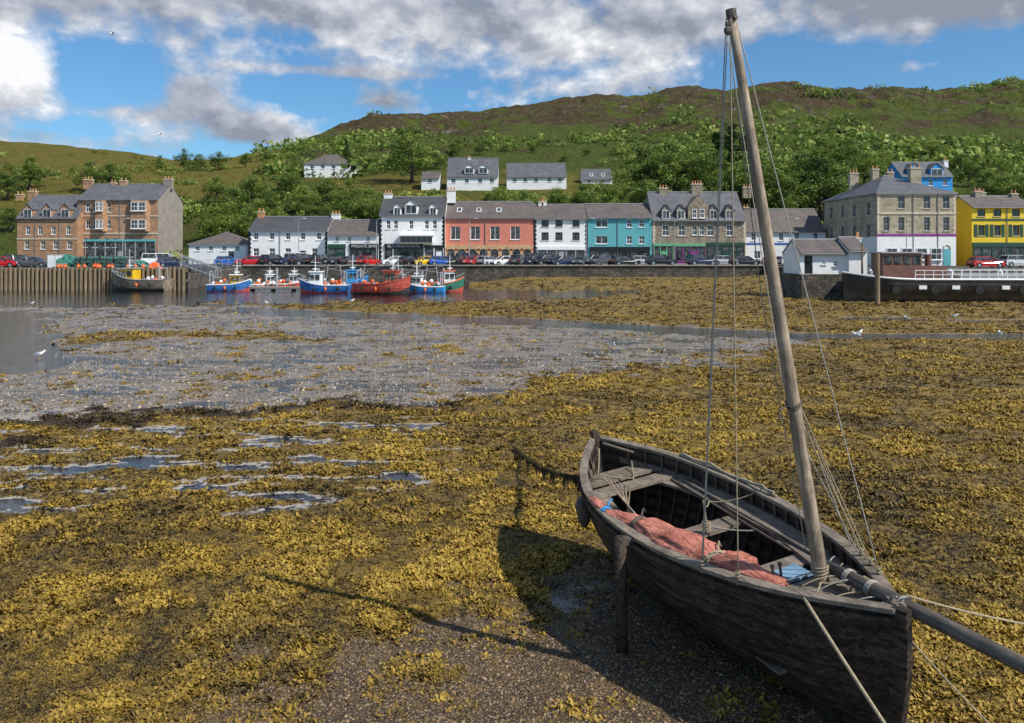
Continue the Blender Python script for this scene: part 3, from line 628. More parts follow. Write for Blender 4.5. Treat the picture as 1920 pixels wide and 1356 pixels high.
    if quoin:
        for xx in (0,Wd):
            q=MB(); k=0; z=0
            while z<ze-.3:
                l=.45 if k%2 else .3; q.box(max(-.03,xx-l),min(Wd+.03,xx+l),-.03,.0-.003,z,z+.362); z+=.36; k+=1
            q.obj('quoins',[M[quoin]],e)
    if band:
        for bz,hh_,mm in band: MB().box(-.04,Wd+.04,-.09,-.004,lz(bz)-hh_/2,lz(bz)+hh_/2).obj('string_course',[M[mm]],e)
    return e,lx,lz
def text(parent,body,xc,y,z,size,width,mm):
    cu=bpy.data.curves.new('lettering','FONT'); cu.body=body; cu.size=size; cu.align_x='CENTER'; cu.align_y='CENTER'; cu.extrude=.01
    t=bpy.data.objects.new('tmp_text',cu); col.objects.link(t); dg=bpy.context.evaluated_depsgraph_get(); me=bpy.data.meshes.new_from_object(t.evaluated_get(dg)); bpy.data.objects.remove(t)
    me.materials.clear(); me.materials.append(M[mm]); o=put('lettering',me,parent,(xc,y,z),(math.pi/2,0,0))
    xs=[v.co.x for v in me.vertices]; k=width/(max(xs)-min(xs)); o.scale=(k,1,1); return o
def shopfront(e,lx,lz,a0,a1,top,frm,n=3,fascia=None,txt=None,tm='signwhite',fh=.55):
    x0,x1=lx(a0),lx(a1); zt=lz(top); q=MB(); zb=0.0
    q.box(x0,x1,-.10,-.006,zb,.55,0)
    q.box(x0,x1,-.085,-.006,.55,zt-fh,1)
    for i in range(n+1):
        xx=x0+(x1-x0)*i/n; q.box(max(x0,xx-.09),min(x1,xx+.09),-.16,-.086,.552,zt-fh,0)
    q.box(x0-.05,x1+.05,-.24,-.007,zt-fh,zt,2)
    s_=q.obj('shopfront',[M[frm],M['glass'],M[fascia or frm]],e)
    di=max(1,n//2); xx=x0+(x1-x0)*(di+.5)/n
    MB().box(xx-.45,xx+.45,-.18,-.12,.03,2.05).obj('door',[M[frm]],s_)
    if txt: text(s_,txt,(x0+x1)/2,-.25,zt-fh/2,fh*.8,(x1-x0)*.86,tm)
    return s_
R=lambda xs,y,w_,h_,st='sash':[(x,y,w_,h_,st) for x in xs]
e,lx,lz=house('sandstone_house','brown sandstone two-storey terrace house with three steep dormers',32,145,150,408,368,11,'stoneB','slate',R([52,75,100,128],432,8,16)+R([50,80,104,130],460,9,15),dormers=[(52,410,382,18,'stoneB'),(88,410,382,18,'stoneB'),(122,410,382,18,'stoneB')],chim=[(38,364,12,'stoneB'),(62,358,14,'stoneB')],band=[(448,.25,'dress')],pipes=[66,112])
e,lx,lz=house('sandstone_tenement','tall brown sandstone tenement with bay windows and bare grey gable',145,296,152,374,347,11.5,'stoneB','slate',R([165,178,203,],389,9,18)+R([165,178,203],421,9,17)+R([160,178,200,215],455,9,18),side='harl',chim=[(166,336,16,'stoneB'),(213,342,10,'stoneB'),(232,338,12,'stoneB'),(316,335,16,'harl')],band=[(405,.22,'dress'),(438,.3,'dress')],pipes=[150,225])
for bx_ in (192,258):
    q=MB(); xa,xb=lx(bx_-14),lx(bx_+24) if bx_>200 else lx(bx_+10)
    z0_,z1_=lz(434),lz(376)
    q.add([(xa,0,z0_),(xa+.5,-.8,z0_),(xb-.5,-.8,z0_),(xb,0,z0_),(xa,0,z1_),(xa+.5,-.8,z1_),(xb-.5,-.8,z1_),(xb,0,z1_)],[(0,1,5,4),(1,2,6,5),(2,3,7,6),(4,5,6,7),(3,2,1,0)],0)
    bo=q.obj('bay',[M['stoneB']],e)
    wq=round((xb-xa-1.3)/2,1)
    for zz_ in (lz(396),lz(429)):
        for sx in (-1,1): window(bo,(xa+xb)/2+sx*(wq/2+.08),-.83,zz_,wq,1.7)
shopfront(e,lx,lz,160,292,449,'greypaint',7,'teal',fh=.40)
house('low_hipped_building','small white harbour building with grey hipped roof',354,462,138,458,436,9,'white','slateB',R([370,395,420,445],466,9,9),hip=True,doors=[(433,1.,2.1,'door')],cat='building')
house('white_house','white two-storey house with slate roof and five windows',466,614,135,432,408,9,'white','slateD',R([480,510,540,568,598],443,9,13)+R([480,510,540,590],473,11,14),chim=[(490,396,11,'clay'),(630,400,16,'white')],doors=[(568,1.,2.2,'door')],quoin='black',pipes=[525])
e,lx,lz=house('frigate_bar','low bar building with dark slate roof and black shopfront',614,710,134,440,414,9,'white','slateB',R([632,655,690],448,8,9),cat='pub')
shopfront(e,lx,lz,656,709,457,'black',4,'black','FRIGATE BAR',fh=.85); shopfront(e,lx,lz,616,648,458,'green',2,'green',fh=.6)
e,lx,lz=house('hotel','white three-storey harbour hotel with dormers and black sign',711,834,134,404,371,10,'white','slateD',R([728,742,771,800,815],421,8,17),dormers=[(745,406,380,15,'white'),(771,402,374,24,'white'),(812,406,380,15,'white')],chim=[(728,362,15,'white'),(846,356,16,'white')],quoin='black',cat='hotel')
q=MB(); q.box(lx(752),lx(812),-1.0,-.01,lz(456),lz(443),0)
q.box(lx(750),lx(814),-1.15,-.01,lz(443),lz(440),1); bo=q.obj('bay',[M['white2'],M['white2']],e)
for i in range(6): window(bo,lx(757+i*10),-1.03,lz(455.5),.8,1.1,0,'black')
shopfront(e,lx,lz,722,793,457,'black',5,'black','ISLAY FRIGATE HOTEL',fh=.85); shopfront(e,lx,lz,796,832,460,'white2',2,'black',fh=.4)
e,lx,lz=house('salmon_building','salmon pink building with large windows above stone arcade',834,1000,135,408,380,10,'pink','slateB',R([854,891,928,966],437,18,25,'wide'),skylights=[(860,394),(897,394),(935,394)],chim=[(1014,378,9,'white')],cat='building',band=[(461,.3,'tan')],pipes=[910])
q=MB(); xa,xb=lx(835),lx(999); zt=lz(462); n=8
for i in range(n+1):
    xx=xa+(xb-xa)*i/n; q.box(max(xa,xx-.28),min(xb,xx+.28),-.2,-.012,0,zt*.72,0)
q.box(xa,xb,-.2,-.012,zt*.86,zt,0)
for i in range(n):
    x0_=xa+(xb-xa)*i/n+.28; x1_=xa+(xb-xa)*(i+1)/n-.28; c_=(x0_+x1_)/2; r_=(x1_-x0_)/2; zb=zt*.72; zt2=zt*.86; P=[]
    for k in range(9):
        a=math.pi*k/8; P.append((c_-r_*math.cos(a),zb+min(zt2-zb,.9*(zt2-zb)*math.sin(a))))
    for k in range(8):
        q.add([(P[k][0],-.2,P[k][1]),(P[k+1][0],-.2,P[k+1][1]),(P[k+1][0],-.2,zt2),(P[k][0],-.2,zt2)],[(0,1,2,3)],0)
    q.box(x0_,x1_,-.05,-.013,.1,zt2,1)
q.obj('arcade',[M['tan'],M['glass']],e)
e,lx,lz=house('white_shop_house','white two-storey shop house with dark framed windows',1001,1102,135,410,385,10,'white','slateB',R([1022,1048,1080],419,13,12,'wide')+R([1022,1048,1080],443,13,14,'wide'),chim=[(1020,376,9,'white')],frame='black',quoin='black')
shopfront(e,lx,lz,1008,1097,462,'greypaint',5,'white2',fh=.6)
e,lx,lz=house('teal_house','teal painted house with white framed windows and dark shopfront',1102,1222,135,408,384,10,'teal','slateB',R([1128],419,22,15,'wide')+R([1180,1203],419,10,14)+R([1128],450,22,14,'wide')+R([1180,1203],450,10,14),quoin='teal',pipes=[1158])
shopfront(e,lx,lz,1106,1218,463,'black',6,'black',fh=.7)
e,lx,lz=house('stone_house','grey rubble stone house with steep central gable and dormers',1224,1398,135,412,362,11,'stoneJ','slate',R([1248,1278,1332,1368],432,12,20)+R([1302,1316],432,9,18),dormers=[(1249,412,384,17,'stoneJ'),(1277,412,384,17,'stoneJ'),(1338,412,384,17,'stoneJ'),(1368,412,384,17,'stoneJ')],chim=[(1243,352,15,'stoneJ'),(1306,344,20,'stoneJ'),(1400,350,15,'stoneJ')],quoin='dress',frame='white2')
q=MB(); xa,xb=lx(1290),lx(1328); zt=lz(366); ze=lz(412)
q.add([(xa,-.05,ze),(xb,-.05,ze),(xb,-.05,lz(388)),((xa+xb)/2,-.05,zt),(xa,-.05,lz(388)),(xa,6,ze),(xb,6,ze),(xb,6,lz(388)),((xa+xb)/2,6,zt),(xa,6,lz(388))],[(0,1,2,3,4),(0,4,9,5),(1,6,7,2),(4,3,8,9),(3,2,7,8)],0)
q.obj('gable',[M['stoneJ']],e)
for wx_ in (1302,1316): window(e,lx(wx_),-.08,lz(409),.8,1.5)
shopfront(e,lx,lz,1226,1262,456,'sagegreen',3,'sagegreen',fh=.5); shopfront(e,lx,lz,1266,1322,457,'purple',4,'sagegreen',fh=.45); shopfront(e,lx,lz,1326,1396,455,'green',5,'green',fh=.5)
e,lx,lz=house('white_low_house','low white house with brown roof and blue painted trim',1398,1548,136,433,394,10,'white','slateB',R([1413,1440,1465,1495,1530],444,9,14)+R([1420,1495,1530],478,12,14,'wide'),doors=[(1445,1.,2.2,'c_blue'),(1475,1.,2.2,'door')],chim=[(1398,388,10,'stoneJ')],band=[(457,.25,'c_blue')])
e,lx,lz=house('corner_stone_building','pale stone three-storey corner building with hipped roof and chimneys',1645,1792,118,362,330,20,'stoneL','slate',R([1690,1738,1774],379,13,24)+R([1662,1690,1738,1774],420,11,26),hip=True,side='stoneL',sidewins=[(a,z,1.1,1.9) for a in (3,7.5,12,17) for z in (4.3,7.6)],chim=[(1600,324,16,'stoneL',132),(1715,314,20,'stoneL',124),(1640,316,12,'stoneL',130),(1668,322,12,'stoneL',136)],band=[(400,.3,'dress'),(441,.35,'purple'),(364,.3,'dress')],frame='greypaint',quoin='dress',cat='building',pipes=[1712,1758])
q=MB(); q.box(lx(1645)-.05,lx(1792)+.02,-.06,-.006,.0,lz(444),0); q.box(-.07,-.006,.0,20,.0,lz(444),0); q.obj('ground_floor_render',[M['white']],e)
for a in (1672,1700,1728,1755): window(e,lx(a),-.08,.9,1.6,1.7)
for a in (4,9,15): window(e,-.09,a,.9,1.4,1.7,-math.pi/2,'greypaint')
MB().box(lx(1768),lx(1782),-.14,-.07,.02,2.5).obj('door',[M['teal']],e)
MB().tube([(lx(1775)-.55,-.1,2.4),(lx(1775)-.4,-.1,2.9),(lx(1775),-.1,3.1),(lx(1775)+.4,-.1,2.9),(lx(1775)+.55,-.1,2.4)],.08,6).obj('door_arch',[M['dress']],e)
house('grey_infill_house','narrow grey rendered house between taller buildings',1795,1830,128,385,370,10,'harl','slateD',R([1805],410,7,12),chim=[(1838,360,16,'stoneL')])
e,lx,lz=house('yellow_shop','yellow building with green shutters and dark green shopfront',1822,1935,122,388,370,7,'yellow','slateB',R([1840,1870,1905],399,15,13,'wide')+R([1840,1870,1905],432,12,20),frame='green',cat='shop',band=[(412,.25,'green')],side='yellow',chim=[(1832,358,12,'stoneL'),(1900,362,12,'stoneL')],pipes=[1888])
shopfront(e,lx,lz,1824,1932,455,'green',6,'green',fh=.6)
for a in (1840,1870,1905):
    for sg in (-1,1):
        q=MB(); x_=lx(a)+sg*.85; q.box(x_-.25,x_+.25,-.06,-.005,lz(444),lz(421)); q.obj('shutter',[M['green']],e)
def upper(name,label,px0,px1,d,eave,ridge,depth,wall,roof,wins,base,**k):
    house(name,label,px0,px1,d,eave,ridge,depth,wall,roof,wins,z0=WZ(base,d),**k)
upper('bungalow','pale walled bungalow with brown hipped roof on the slope',570,660,228,307,291,10,'white','slateB',R([585,605,625,645],313,8,7),324,hip=True)
upper('white_cottage','white house with slate roof and two large dormers on the slope',838,934,205,330,298,9,'white','slate',R([850,875,900,922],339,8,9),348,dormers=[(880,326,308,18,'white2'),(906,326,308,18,'white2')],chim=[(880,295,6,'white')])
upper('garage','small brown roofed garage beside a white house',790,824,205,334,324,6,'white','slateB',R([806],339,8,7),346,cat='garage')
upper('white_long_house','long low white house with slate roof on the slope',950,1062,206,331,308,9,'white','slate',R([965,985,1005,1030,1050],337,8,8),349)
upper('grey_roof_house','partly hidden house with grey roof and rooflights',1092,1148,215,336,319,8,'white','slate',R([1105,1130],340,7,6),349,skylights=[(1110,328),(1132,328)])
house('blue_gabled_house','bright blue house with white trimmed gables behind street',1690,1786,158,330,306,8,'blue','slate',R([1715,1745,1772],342,8,12),z0=WZ(358,158),dormers=[(1715,334,306,24,'blue'),(1757,334,306,24,'blue')],chim=[(1772,300,8,'white')],band=[(331,.3,'white2')])
# ---------------------------------------------------------------- quay, pier, road
q=MB(); q.box(-41.,38.2,122,146,-1.2,2.5,0); q.obj('quay',[M['quaystone']],kind='structure',label='dark stone harbour quay wall')
q=MB(); q.box(29.003,38.2,80.5,88,-1.2,2.497,0); q.obj('slipway_quay',[M['quaystone']],kind='structure',label='dark stone jetty carrying the small white cottage')
q=MB(); q.box(38.203,140,108,146,-1.2,2.494,0); q.obj('east_quay',[M['quaystone']],kind='structure',label='stone shore wall beside the street')
q=MB(); q.box(-140,-41.003,101,160,-1.2,2.491,0); q.obj('pier',[M['quaystone']],kind='structure',label='pier quay with vehicles and fishing gear')
q=MB(); q.add([(-140,122.6,2.515),(140,122.6,2.515),(140,146.2,2.515),(-140,146.2,2.515)],[(0,1,2,3)]); q.add([(-140,101.6,2.515),(-41.3,101.6,2.515),(-41.3,122.59,2.515),(-140,122.59,2.515)],[(0,1,2,3)]); q.obj('road',[M['asphalt']],kind='structure',label='asphalt harbour street and parking')
q=MB(); q.box(-41,38.2,121.8,122.55,2.505,2.66,0); q.obj('coping',[M['coping']],kind='structure',label='pale stone coping along the quay edge')
q=MB(); q.box(-41,140,131.5,133.9,2.50,2.63,0); q.obj('pavement',[M['coping']],kind='structure',label='raised pavement before the shops')
q=MB()
for i in range(28): q.add([(-40+i*2.6,123.2,2.523),(-39.9+i*2.6,123.2,2.523),(-39.9+i*2.6,127.4,2.523),(-40+i*2.6,127.4,2.523)],[(0,1,2,3)])
q.obj('parking_lines',[M['white2']],kind='structure',label='white painted parking bay lines')
pm=MB().tube([(0,0,-1.3),(0,0,1),(0,0,2.9)],[.21,.2,.19],10).box(-.06,.06,-.24,-.19,-.6,2.4).mesh('pier_pile',[M['pile']])
for i in range(46):
    px=-30+i*8.3
    o=put('pier_pile',pm,None,(WX(px,99.6),99.6+random.uniform(-.1,.1),random.uniform(-.25,0)),(random.uniform(-.01,.01),random.uniform(-.01,.01),random.uniform(0,3)),label='weathered timber pile facing the pier',cat='pile',group='timber piles along the pier front')
MB().box(WX(-60,99.8),WX(352,99.8),99.85,101.0,2.2,2.6,0).box(WX(-60,99.8),WX(352,99.8),99.75,99.849,1.0,1.3,0).obj('pier_edge_beam',[M['pile']],label='horizontal timber beams tying the pier piles',cat='beam')
def railing(a,b_,n,label):
    q=MB(); a=Vector(a); b_=Vector(b_)
    for i in range(n+1):
        p=a.lerp(b_,i/n); q.tube([p,p+Vector((0,0,1.1))],.035,5)
    for h_ in (.55,1.1): q.tube([a+Vector((0,0,h_)),b_+Vector((0,0,h_))],.03,5)
    q.obj('railing',[M['steel']],label=label,cat='railing')
railing((WX(335,100),100.5,2.5),(-41.2,100.5,2.5),2,'galvanised safety railing at the pier end'); railing((-41.1,101,2.5),(-41.1,121.5,2.5),8,'galvanised safety railing on the pier edge')
g=put('gangway',None,loc=(0,0,0),label='steel truss gangway sloping down to a pontoon',cat='gangway'); A=W(336,496,101); B=W(408,522,97)
for off in (0,1.2):
    q=MB(); a=A+Vector((0,off,0)); b_=B+Vector((0,off,0)); u=Vector((0,0,1.1)); q.tube([a,b_],.07,6); q.tube([a+u,b_+u],.07,6)
    for i in range(9):
        p=a.lerp(b_,i/8); q.tube([p,p+u],.04,5)
        if i<8: q.tube([p,a.lerp(b_,(i+1)/8)+u],.03,5)
    q.obj('truss',[M['steel']],g)
q=MB(); q.add([A,B,B+Vector((0,1.2,0)),A+Vector((0,1.2,0))],[(0,1,2,3)]); q.obj('walkway',[M['wooddeck']],g)
pt=put('pontoon',None,loc=(0,0,0),label='low floating pontoon where fishing boats moor',cat='pontoon')
xa,xb=WX(400,98),WX(860,98); MB().box(xa,xb,97.3,99.6,.25,.45).obj('deck',[M['wooddeck']],pt); q=MB()
for i in range(12): q.box(xa+i*(xb-xa)/12+.3,xa+(i+1)*(xb-xa)/12-.3,97.4,99.5,-.2,.247)
q.obj('floats',[M['greypaint']],pt)
for i in range(6):
    x_=xa+2+i*(xb-xa-4)/5; MB().tube([(x_,99.9,-1),(x_,99.9,2.7)],.16,8).obj('mooring_post',[M['steel']],label='steel post holding the floating pontoon',cat='post',group='pontoon posts')
cm=MB()
for x_ in (-.35,0,.35): cm.tube([(x_,-.25,0),(x_,-.25,.2),(x_,-.12,.36),(x_,.12,.36),(x_,.25,.2),(x_,.25,0)],.025,5)
cm.box(-.38,.38,-.27,.27,-.02,.03); cm.tube([(-.35,0,.36),(.35,0,.36)],.025,5)
for y_ in (-.24,.24): cm.tube([(-.35,y_,.2),(.35,y_,.2)],.02,5)
cme=cm.mesh('frame',[M['rope_c']]); nm=MB(); nm.add([(-.33,-.23,.03),(.33,-.23,.03),(.33,-.23,.2),(-.33,-.23,.2),(.33,-.1,.34),(-.33,-.1,.34),(.33,.1,.34),(-.33,.1,.34),(.33,.23,.2),(-.33,.23,.2),(.33,.23,.03),(-.33,.23,.03)],[(0,1,2,3),(3,2,4,5),(5,4,6,7),(7,6,8,9),(9,8,10,11)]); nme=nm.mesh('netting',[M['netgreen']])
for i in range(60):
    k=i%4; c_=i//4; o=put('lobster_creel',None,None,(WX(150,104)+(c_%8)*.85+random.uniform(-.08,.08),103.5+(c_//8)*.7,2.53+k*.4),(0,0,random.uniform(-.15,.15)),label='netted lobster creel stacked on the pier',cat='lobster pot',group='lobster creels stacked on the pier')
    put('frame',cme,o); put('netting',nme,o)
def mound(rx,ry,rz,n=22,rr=9):
    q=MB(); vs=[]
    for i in range(rr+1):
        th=math.pi/2*i/rr
        for k in range(n):
            ph=2*math.pi*k/n; f=1+.22*math.sin(3*ph+i)+random.uniform(-.16,.16)
            vs.append((rx*f*math.cos(th)*math.cos(ph),ry*f*math.cos(th)*math.sin(ph),rz*math.sin(th)*(1+.25*math.sin(2*ph)+random.uniform(-.1,.1)*(i<rr))))
    fs=[(i*n+k,i*n+(k+1)%n,(i+1)*n+(k+1)%n,(i+1)*n+k) for i in range(rr) for k in range(n)]
    return q.add(vs,fs)
def pile_mound(px,d,z,rx,ry,rz,mm,name,label,cat):
    mound(rx,ry,rz).obj(name,[M[mm]],None,(WX(px,d),d,z),label=label,cat=cat,smooth=False)
pile_mound(128,104,2.5,1.5,1.,1.5,'netgreen','fishing_net_heap','heap of teal green fishing nets on the pier','fishing net')
pile_mound(262,103,2.5,1.1,.8,.9,'netgreen','fishing_net_heap','low heap of green fishing net','fishing net')
pile_mound(290,104,2.5,.8,.8,.7,'orange','rope_heap','heap of orange rope and floats on pier','rope')
bm=MB().ball((0,0,.3),.28,10).tube([(0,0,.55),(0,0,.72)],.06,6).mesh('float_buoy',[M['orange']],True)
for i in range(14): put('float_buoy',bm,None,(WX(random.choice([115,150,180,205,210,235,248,262,280,298]),102.2)+random.uniform(-.6,.6),102.0+random.uniform(-.4,.4),2.52),label='round orange fishing float on the pier',cat='buoy',group='orange floats on the pier')
q=put('white_container',None,loc=(WX(88,106),106,2.52),label='pale metal storage container on the pier',cat='container'); MB().box(0,2.1,0,1.6,0,1.8).obj('body',[M['greypaint']],q); MB().box(.1,1.0,-.04,-.003,.1,1.7).box(1.1,2.0,-.04,-.003,.1,1.7).obj('door',[M['white2']],q)
# ---------------------------------------------------------------- cars
def car_meshes(kind):
    L,h,wd_={'hatch':(4.0,1.48,1.74),'estate':(4.5,1.5,1.8),'suv':(4.6,1.72,1.88),'van':(4.8,1.95,1.9)}[kind]
    w2=wd_/2; belt=h*.62; gc=.2 if kind!='suv' else .26; R_=.33 if kind!='suv' else .37
    xf,xr=L/2-.8,-L/2+.75
    hood={'hatch':.9,'estate':1.05,'suv':1.05,'van':.55}[kind]
    prof=[(-L/2+.04,gc+.1)]
    def arch(cx):
        return [(cx-R_*1.15*math.cos(a),R_+R_*1.15*math.sin(a)) for a in [math.pi*k/8 for k in range(9)]]
    prof+= [(xr-R_*1.2,gc)]+arch(xr)+[(xr+R_*1.2,gc),(xf-R_*1.2,gc)]+arch(xf)+[(xf+R_*1.2,gc),(L/2-.05,gc+.1),(L/2,.5),(L/2-.06,belt*.78),(L/2-.25,belt*.88),(L/2-hood,belt*1.02),(-L/2+.12,belt*1.04),(-L/2,belt*.75),(-L/2,.45)]
    b=MB(); n=len(prof)
    def ins(z): return w2-(.05 if z<.45 else 0)-(.07 if z>belt*.86 else 0)
    vs=[(x,-ins(z),z) for x,z in prof]+[(x,ins(z),z) for x,z in prof]
    b.add(vs,[tuple(range(n)),tuple(range(2*n-1,n-1,-1))]+[(i+n,(i+1)%n+n,(i+1)%n,i) for i in range(n)],0)
    x0,x1=-L/2+.15,L/2-hood+.02; tx0=x0+(.35 if kind!='van' else .1); tx1=x1-(.85 if kind!='van' else .6)
    wi=w2-.08; wt_=w2-.24; zr=h-.06
    b.frus((tx0-.05,tx1+.06,-wt_-.02,wt_+.02),(tx0+.1,tx1-.1,-wt_+.1,wt_-.1),zr,h,0)
    for xx,tx in ((x0+.02,tx0),(x1-.02,tx1),((x0+x1)/2,(tx0+tx1)/2)):
        for s_ in (-1,1): b.tube([(xx,s_*(wi+.005),belt),(tx,s_*(wt_+.01),zr+.01)],.045,5,0)
    g=MB().frus((x0,x1,-wi,wi),(tx0,tx1,-wt_,wt_),belt+.01,zr,0)
    ty=MB(); ty.tube([(0,-.1,0),(0,-.09,0),(0,.09,0),(0,.1,0)],[R_*.86,R_,R_,R_*.86],16)
    ri=MB(); ri.tube([(0,-.115,0),(0,.115,0)],R_*.62,10)
    hl=MB().frus((-.12,.1,-.17,.17),(-.16,.06,-.15,.15),0,.13)
    tl=MB().box(-.05,.05,-.11,.11,0,.26)
    bp=MB().box(-.06,.08,-w2+.12,w2-.12,0,.2)
    mi=MB().frus((-.08,.08,-.09,.09),(-.06,.06,-.08,.08),0,.14)
    pl=MB().box(-.01,.01,-.25,.25,0,.11)
    parts=[('body',b.mesh('body',[M['c_black']]),(0,0,0)),('windows',g.mesh('windows',[M['glass']]),(0,0,0))]
    tm_,rm=ty.mesh('tyre',[M['tyre']],False),ri.mesh('rim',[M['rim']])
    for cx in (xr,xf):
        for s_ in (-1,1): parts.append(('wheel',(tm_,rm),(cx,s_*(w2-.12),R_)))
    hm,tlm,bm_,mm_,pm_=hl.mesh('headlight',[M['lampw']]),tl.mesh('tail_light',[M['lampr']]),bp.mesh('bumper',[M['tyre']]),mi.mesh('mirror',[M['tyre']]),pl.mesh('number_plate',[M['plate']])
    for s_ in (-1,1): parts+= [('headlight',hm,(L/2-.1,s_*(w2-.28),belt*.66)),('tail_light',tlm,(-L/2-.005,s_*(w2-.2),belt*.68)),('mirror',mm_,(x1-.45,s_*(w2+.04),belt+.02))]
    parts+= [('bumper',bm_,(L/2-.04,0,gc+.06)),('bumper',bm_,(-L/2-.02,0,gc+.06)),('number_plate',pm_,(-L/2-.05,0,.7))]
    return parts
CM={k:car_meshes(k) for k in ('hatch','estate','suv','van')}
def car(px,d,kind,c,rot,z=2.52,grp='cars parked along the harbour street'):
    cn=c[2:]; e=put('parked_car' if kind!='van' else 'parked_van',None,None,(WX(px,d),d,z),(0,0,math.radians(rot)),label='%s %s parked on the harbour street'%(cn,{'hatch':'hatchback car','estate':'estate car','suv':'tall off-road car','van':'small van'}[kind]),cat='car' if kind!='van' else 'van',group=grp)
    for n_,me_,loc in CM[kind]:
        if n_=='wheel':
            w_=put('wheel',None,e,loc); put('tyre',me_[0],w_); put('rim',me_[1],w_)
        else:
            o=put(n_,me_,e,loc)
            if n_=='body': o.material_slots[0].link='OBJECT'; o.material_slots[0].material=M[c]
for px,k,c,r in [(428,'hatch','blue',15),(470,'estate','red',10),(513,'suv','black',60),(543,'hatch','navy',50),(573,'suv','black',40),(603,'suv','black',70),(628,'hatch','black',75),(660,'hatch','grey',60),(690,'estate','red',70),(739,'hatch','white',20),(768,'hatch','black',60),(797,'hatch','yellow',30),(830,'estate','blue',20),(860,'hatch','black',75),(886,'hatch','red',70),(914,'hatch','silver',55),(945,'estate','white',30),(974,'suv','grey',70),(992,'hatch','black',75),(1021,'suv','black',40),(1055,'estate','navy',30),(1090,'hatch','grey',65),(1124,'suv','grey',50),(1172,'estate','black',20),(1240,'suv','black',8),(1315,'suv','navy',12),(1396,'estate','black',6),(1452,'hatch','red',30)]:
    car(px,124.6+random.uniform(-.3,.3),k,'c_'+c,r+random.choice([0,180]))
for px,k,c,r in [(560,'van','white',5),(1205,'hatch','silver',0),(1010,'van','grey',0),(1360,'estate','silver',0),(880,'van','black',3)]: car(px,130.0,k,'c_'+c,r)
for px,d,k,c,r in [(6,112,'hatch','red',10),(38,114,'suv','black',5),(62,113,'estate','grey',8),(300,115,'van','white',10),(322,112,'hatch','navy',30)]: car(px,d,k,'c_'+c,r,grp='cars parked on the pier')
car(1848,110,'estate','c_red',5); car(1905,112,'suv','c_silver',10); car(1470,124,'hatch','c_silver',40)
# ---------------------------------------------------------------- fishing boats
def loft(mb,L,B,zs,zk,wf,nst=16,ns=7,mi=0,mi2=None,split=.45,rake=.5):
    rings=[]
    for i in range(nst+1):
        t=i/nst; x=-L/2+L*t; ww=B/2*wf(t); a=[]
        for j in range(-ns,ns+1):
            u=abs(j)/ns; y=math.copysign(ww*math.sin(math.pi/2*u)**.7,j) if j else 0; z=zk(t)+(zs(t)-zk(t))*u**1.5
            a.append((x+rake*(u-1)*max(0,t-.6)**2*6*.4,y,z))
        rings.append(a)
    o=len(mb.v); n=2*ns+1
    for a in rings: mb.v+=a
    for i in range(nst):
        for j in range(n-1):
            u=abs(j+.5-ns)/ns; mb.f.append((o+i*n+j,o+(i+1)*n+j,o+(i+1)*n+j+1,o+i*n+j+1)); mb.m.append(mi if (mi2 is None or u>split) else mi2)
    mb.f.append(tuple(o+j for j in range(n))); mb.m.append(mi)
    return rings
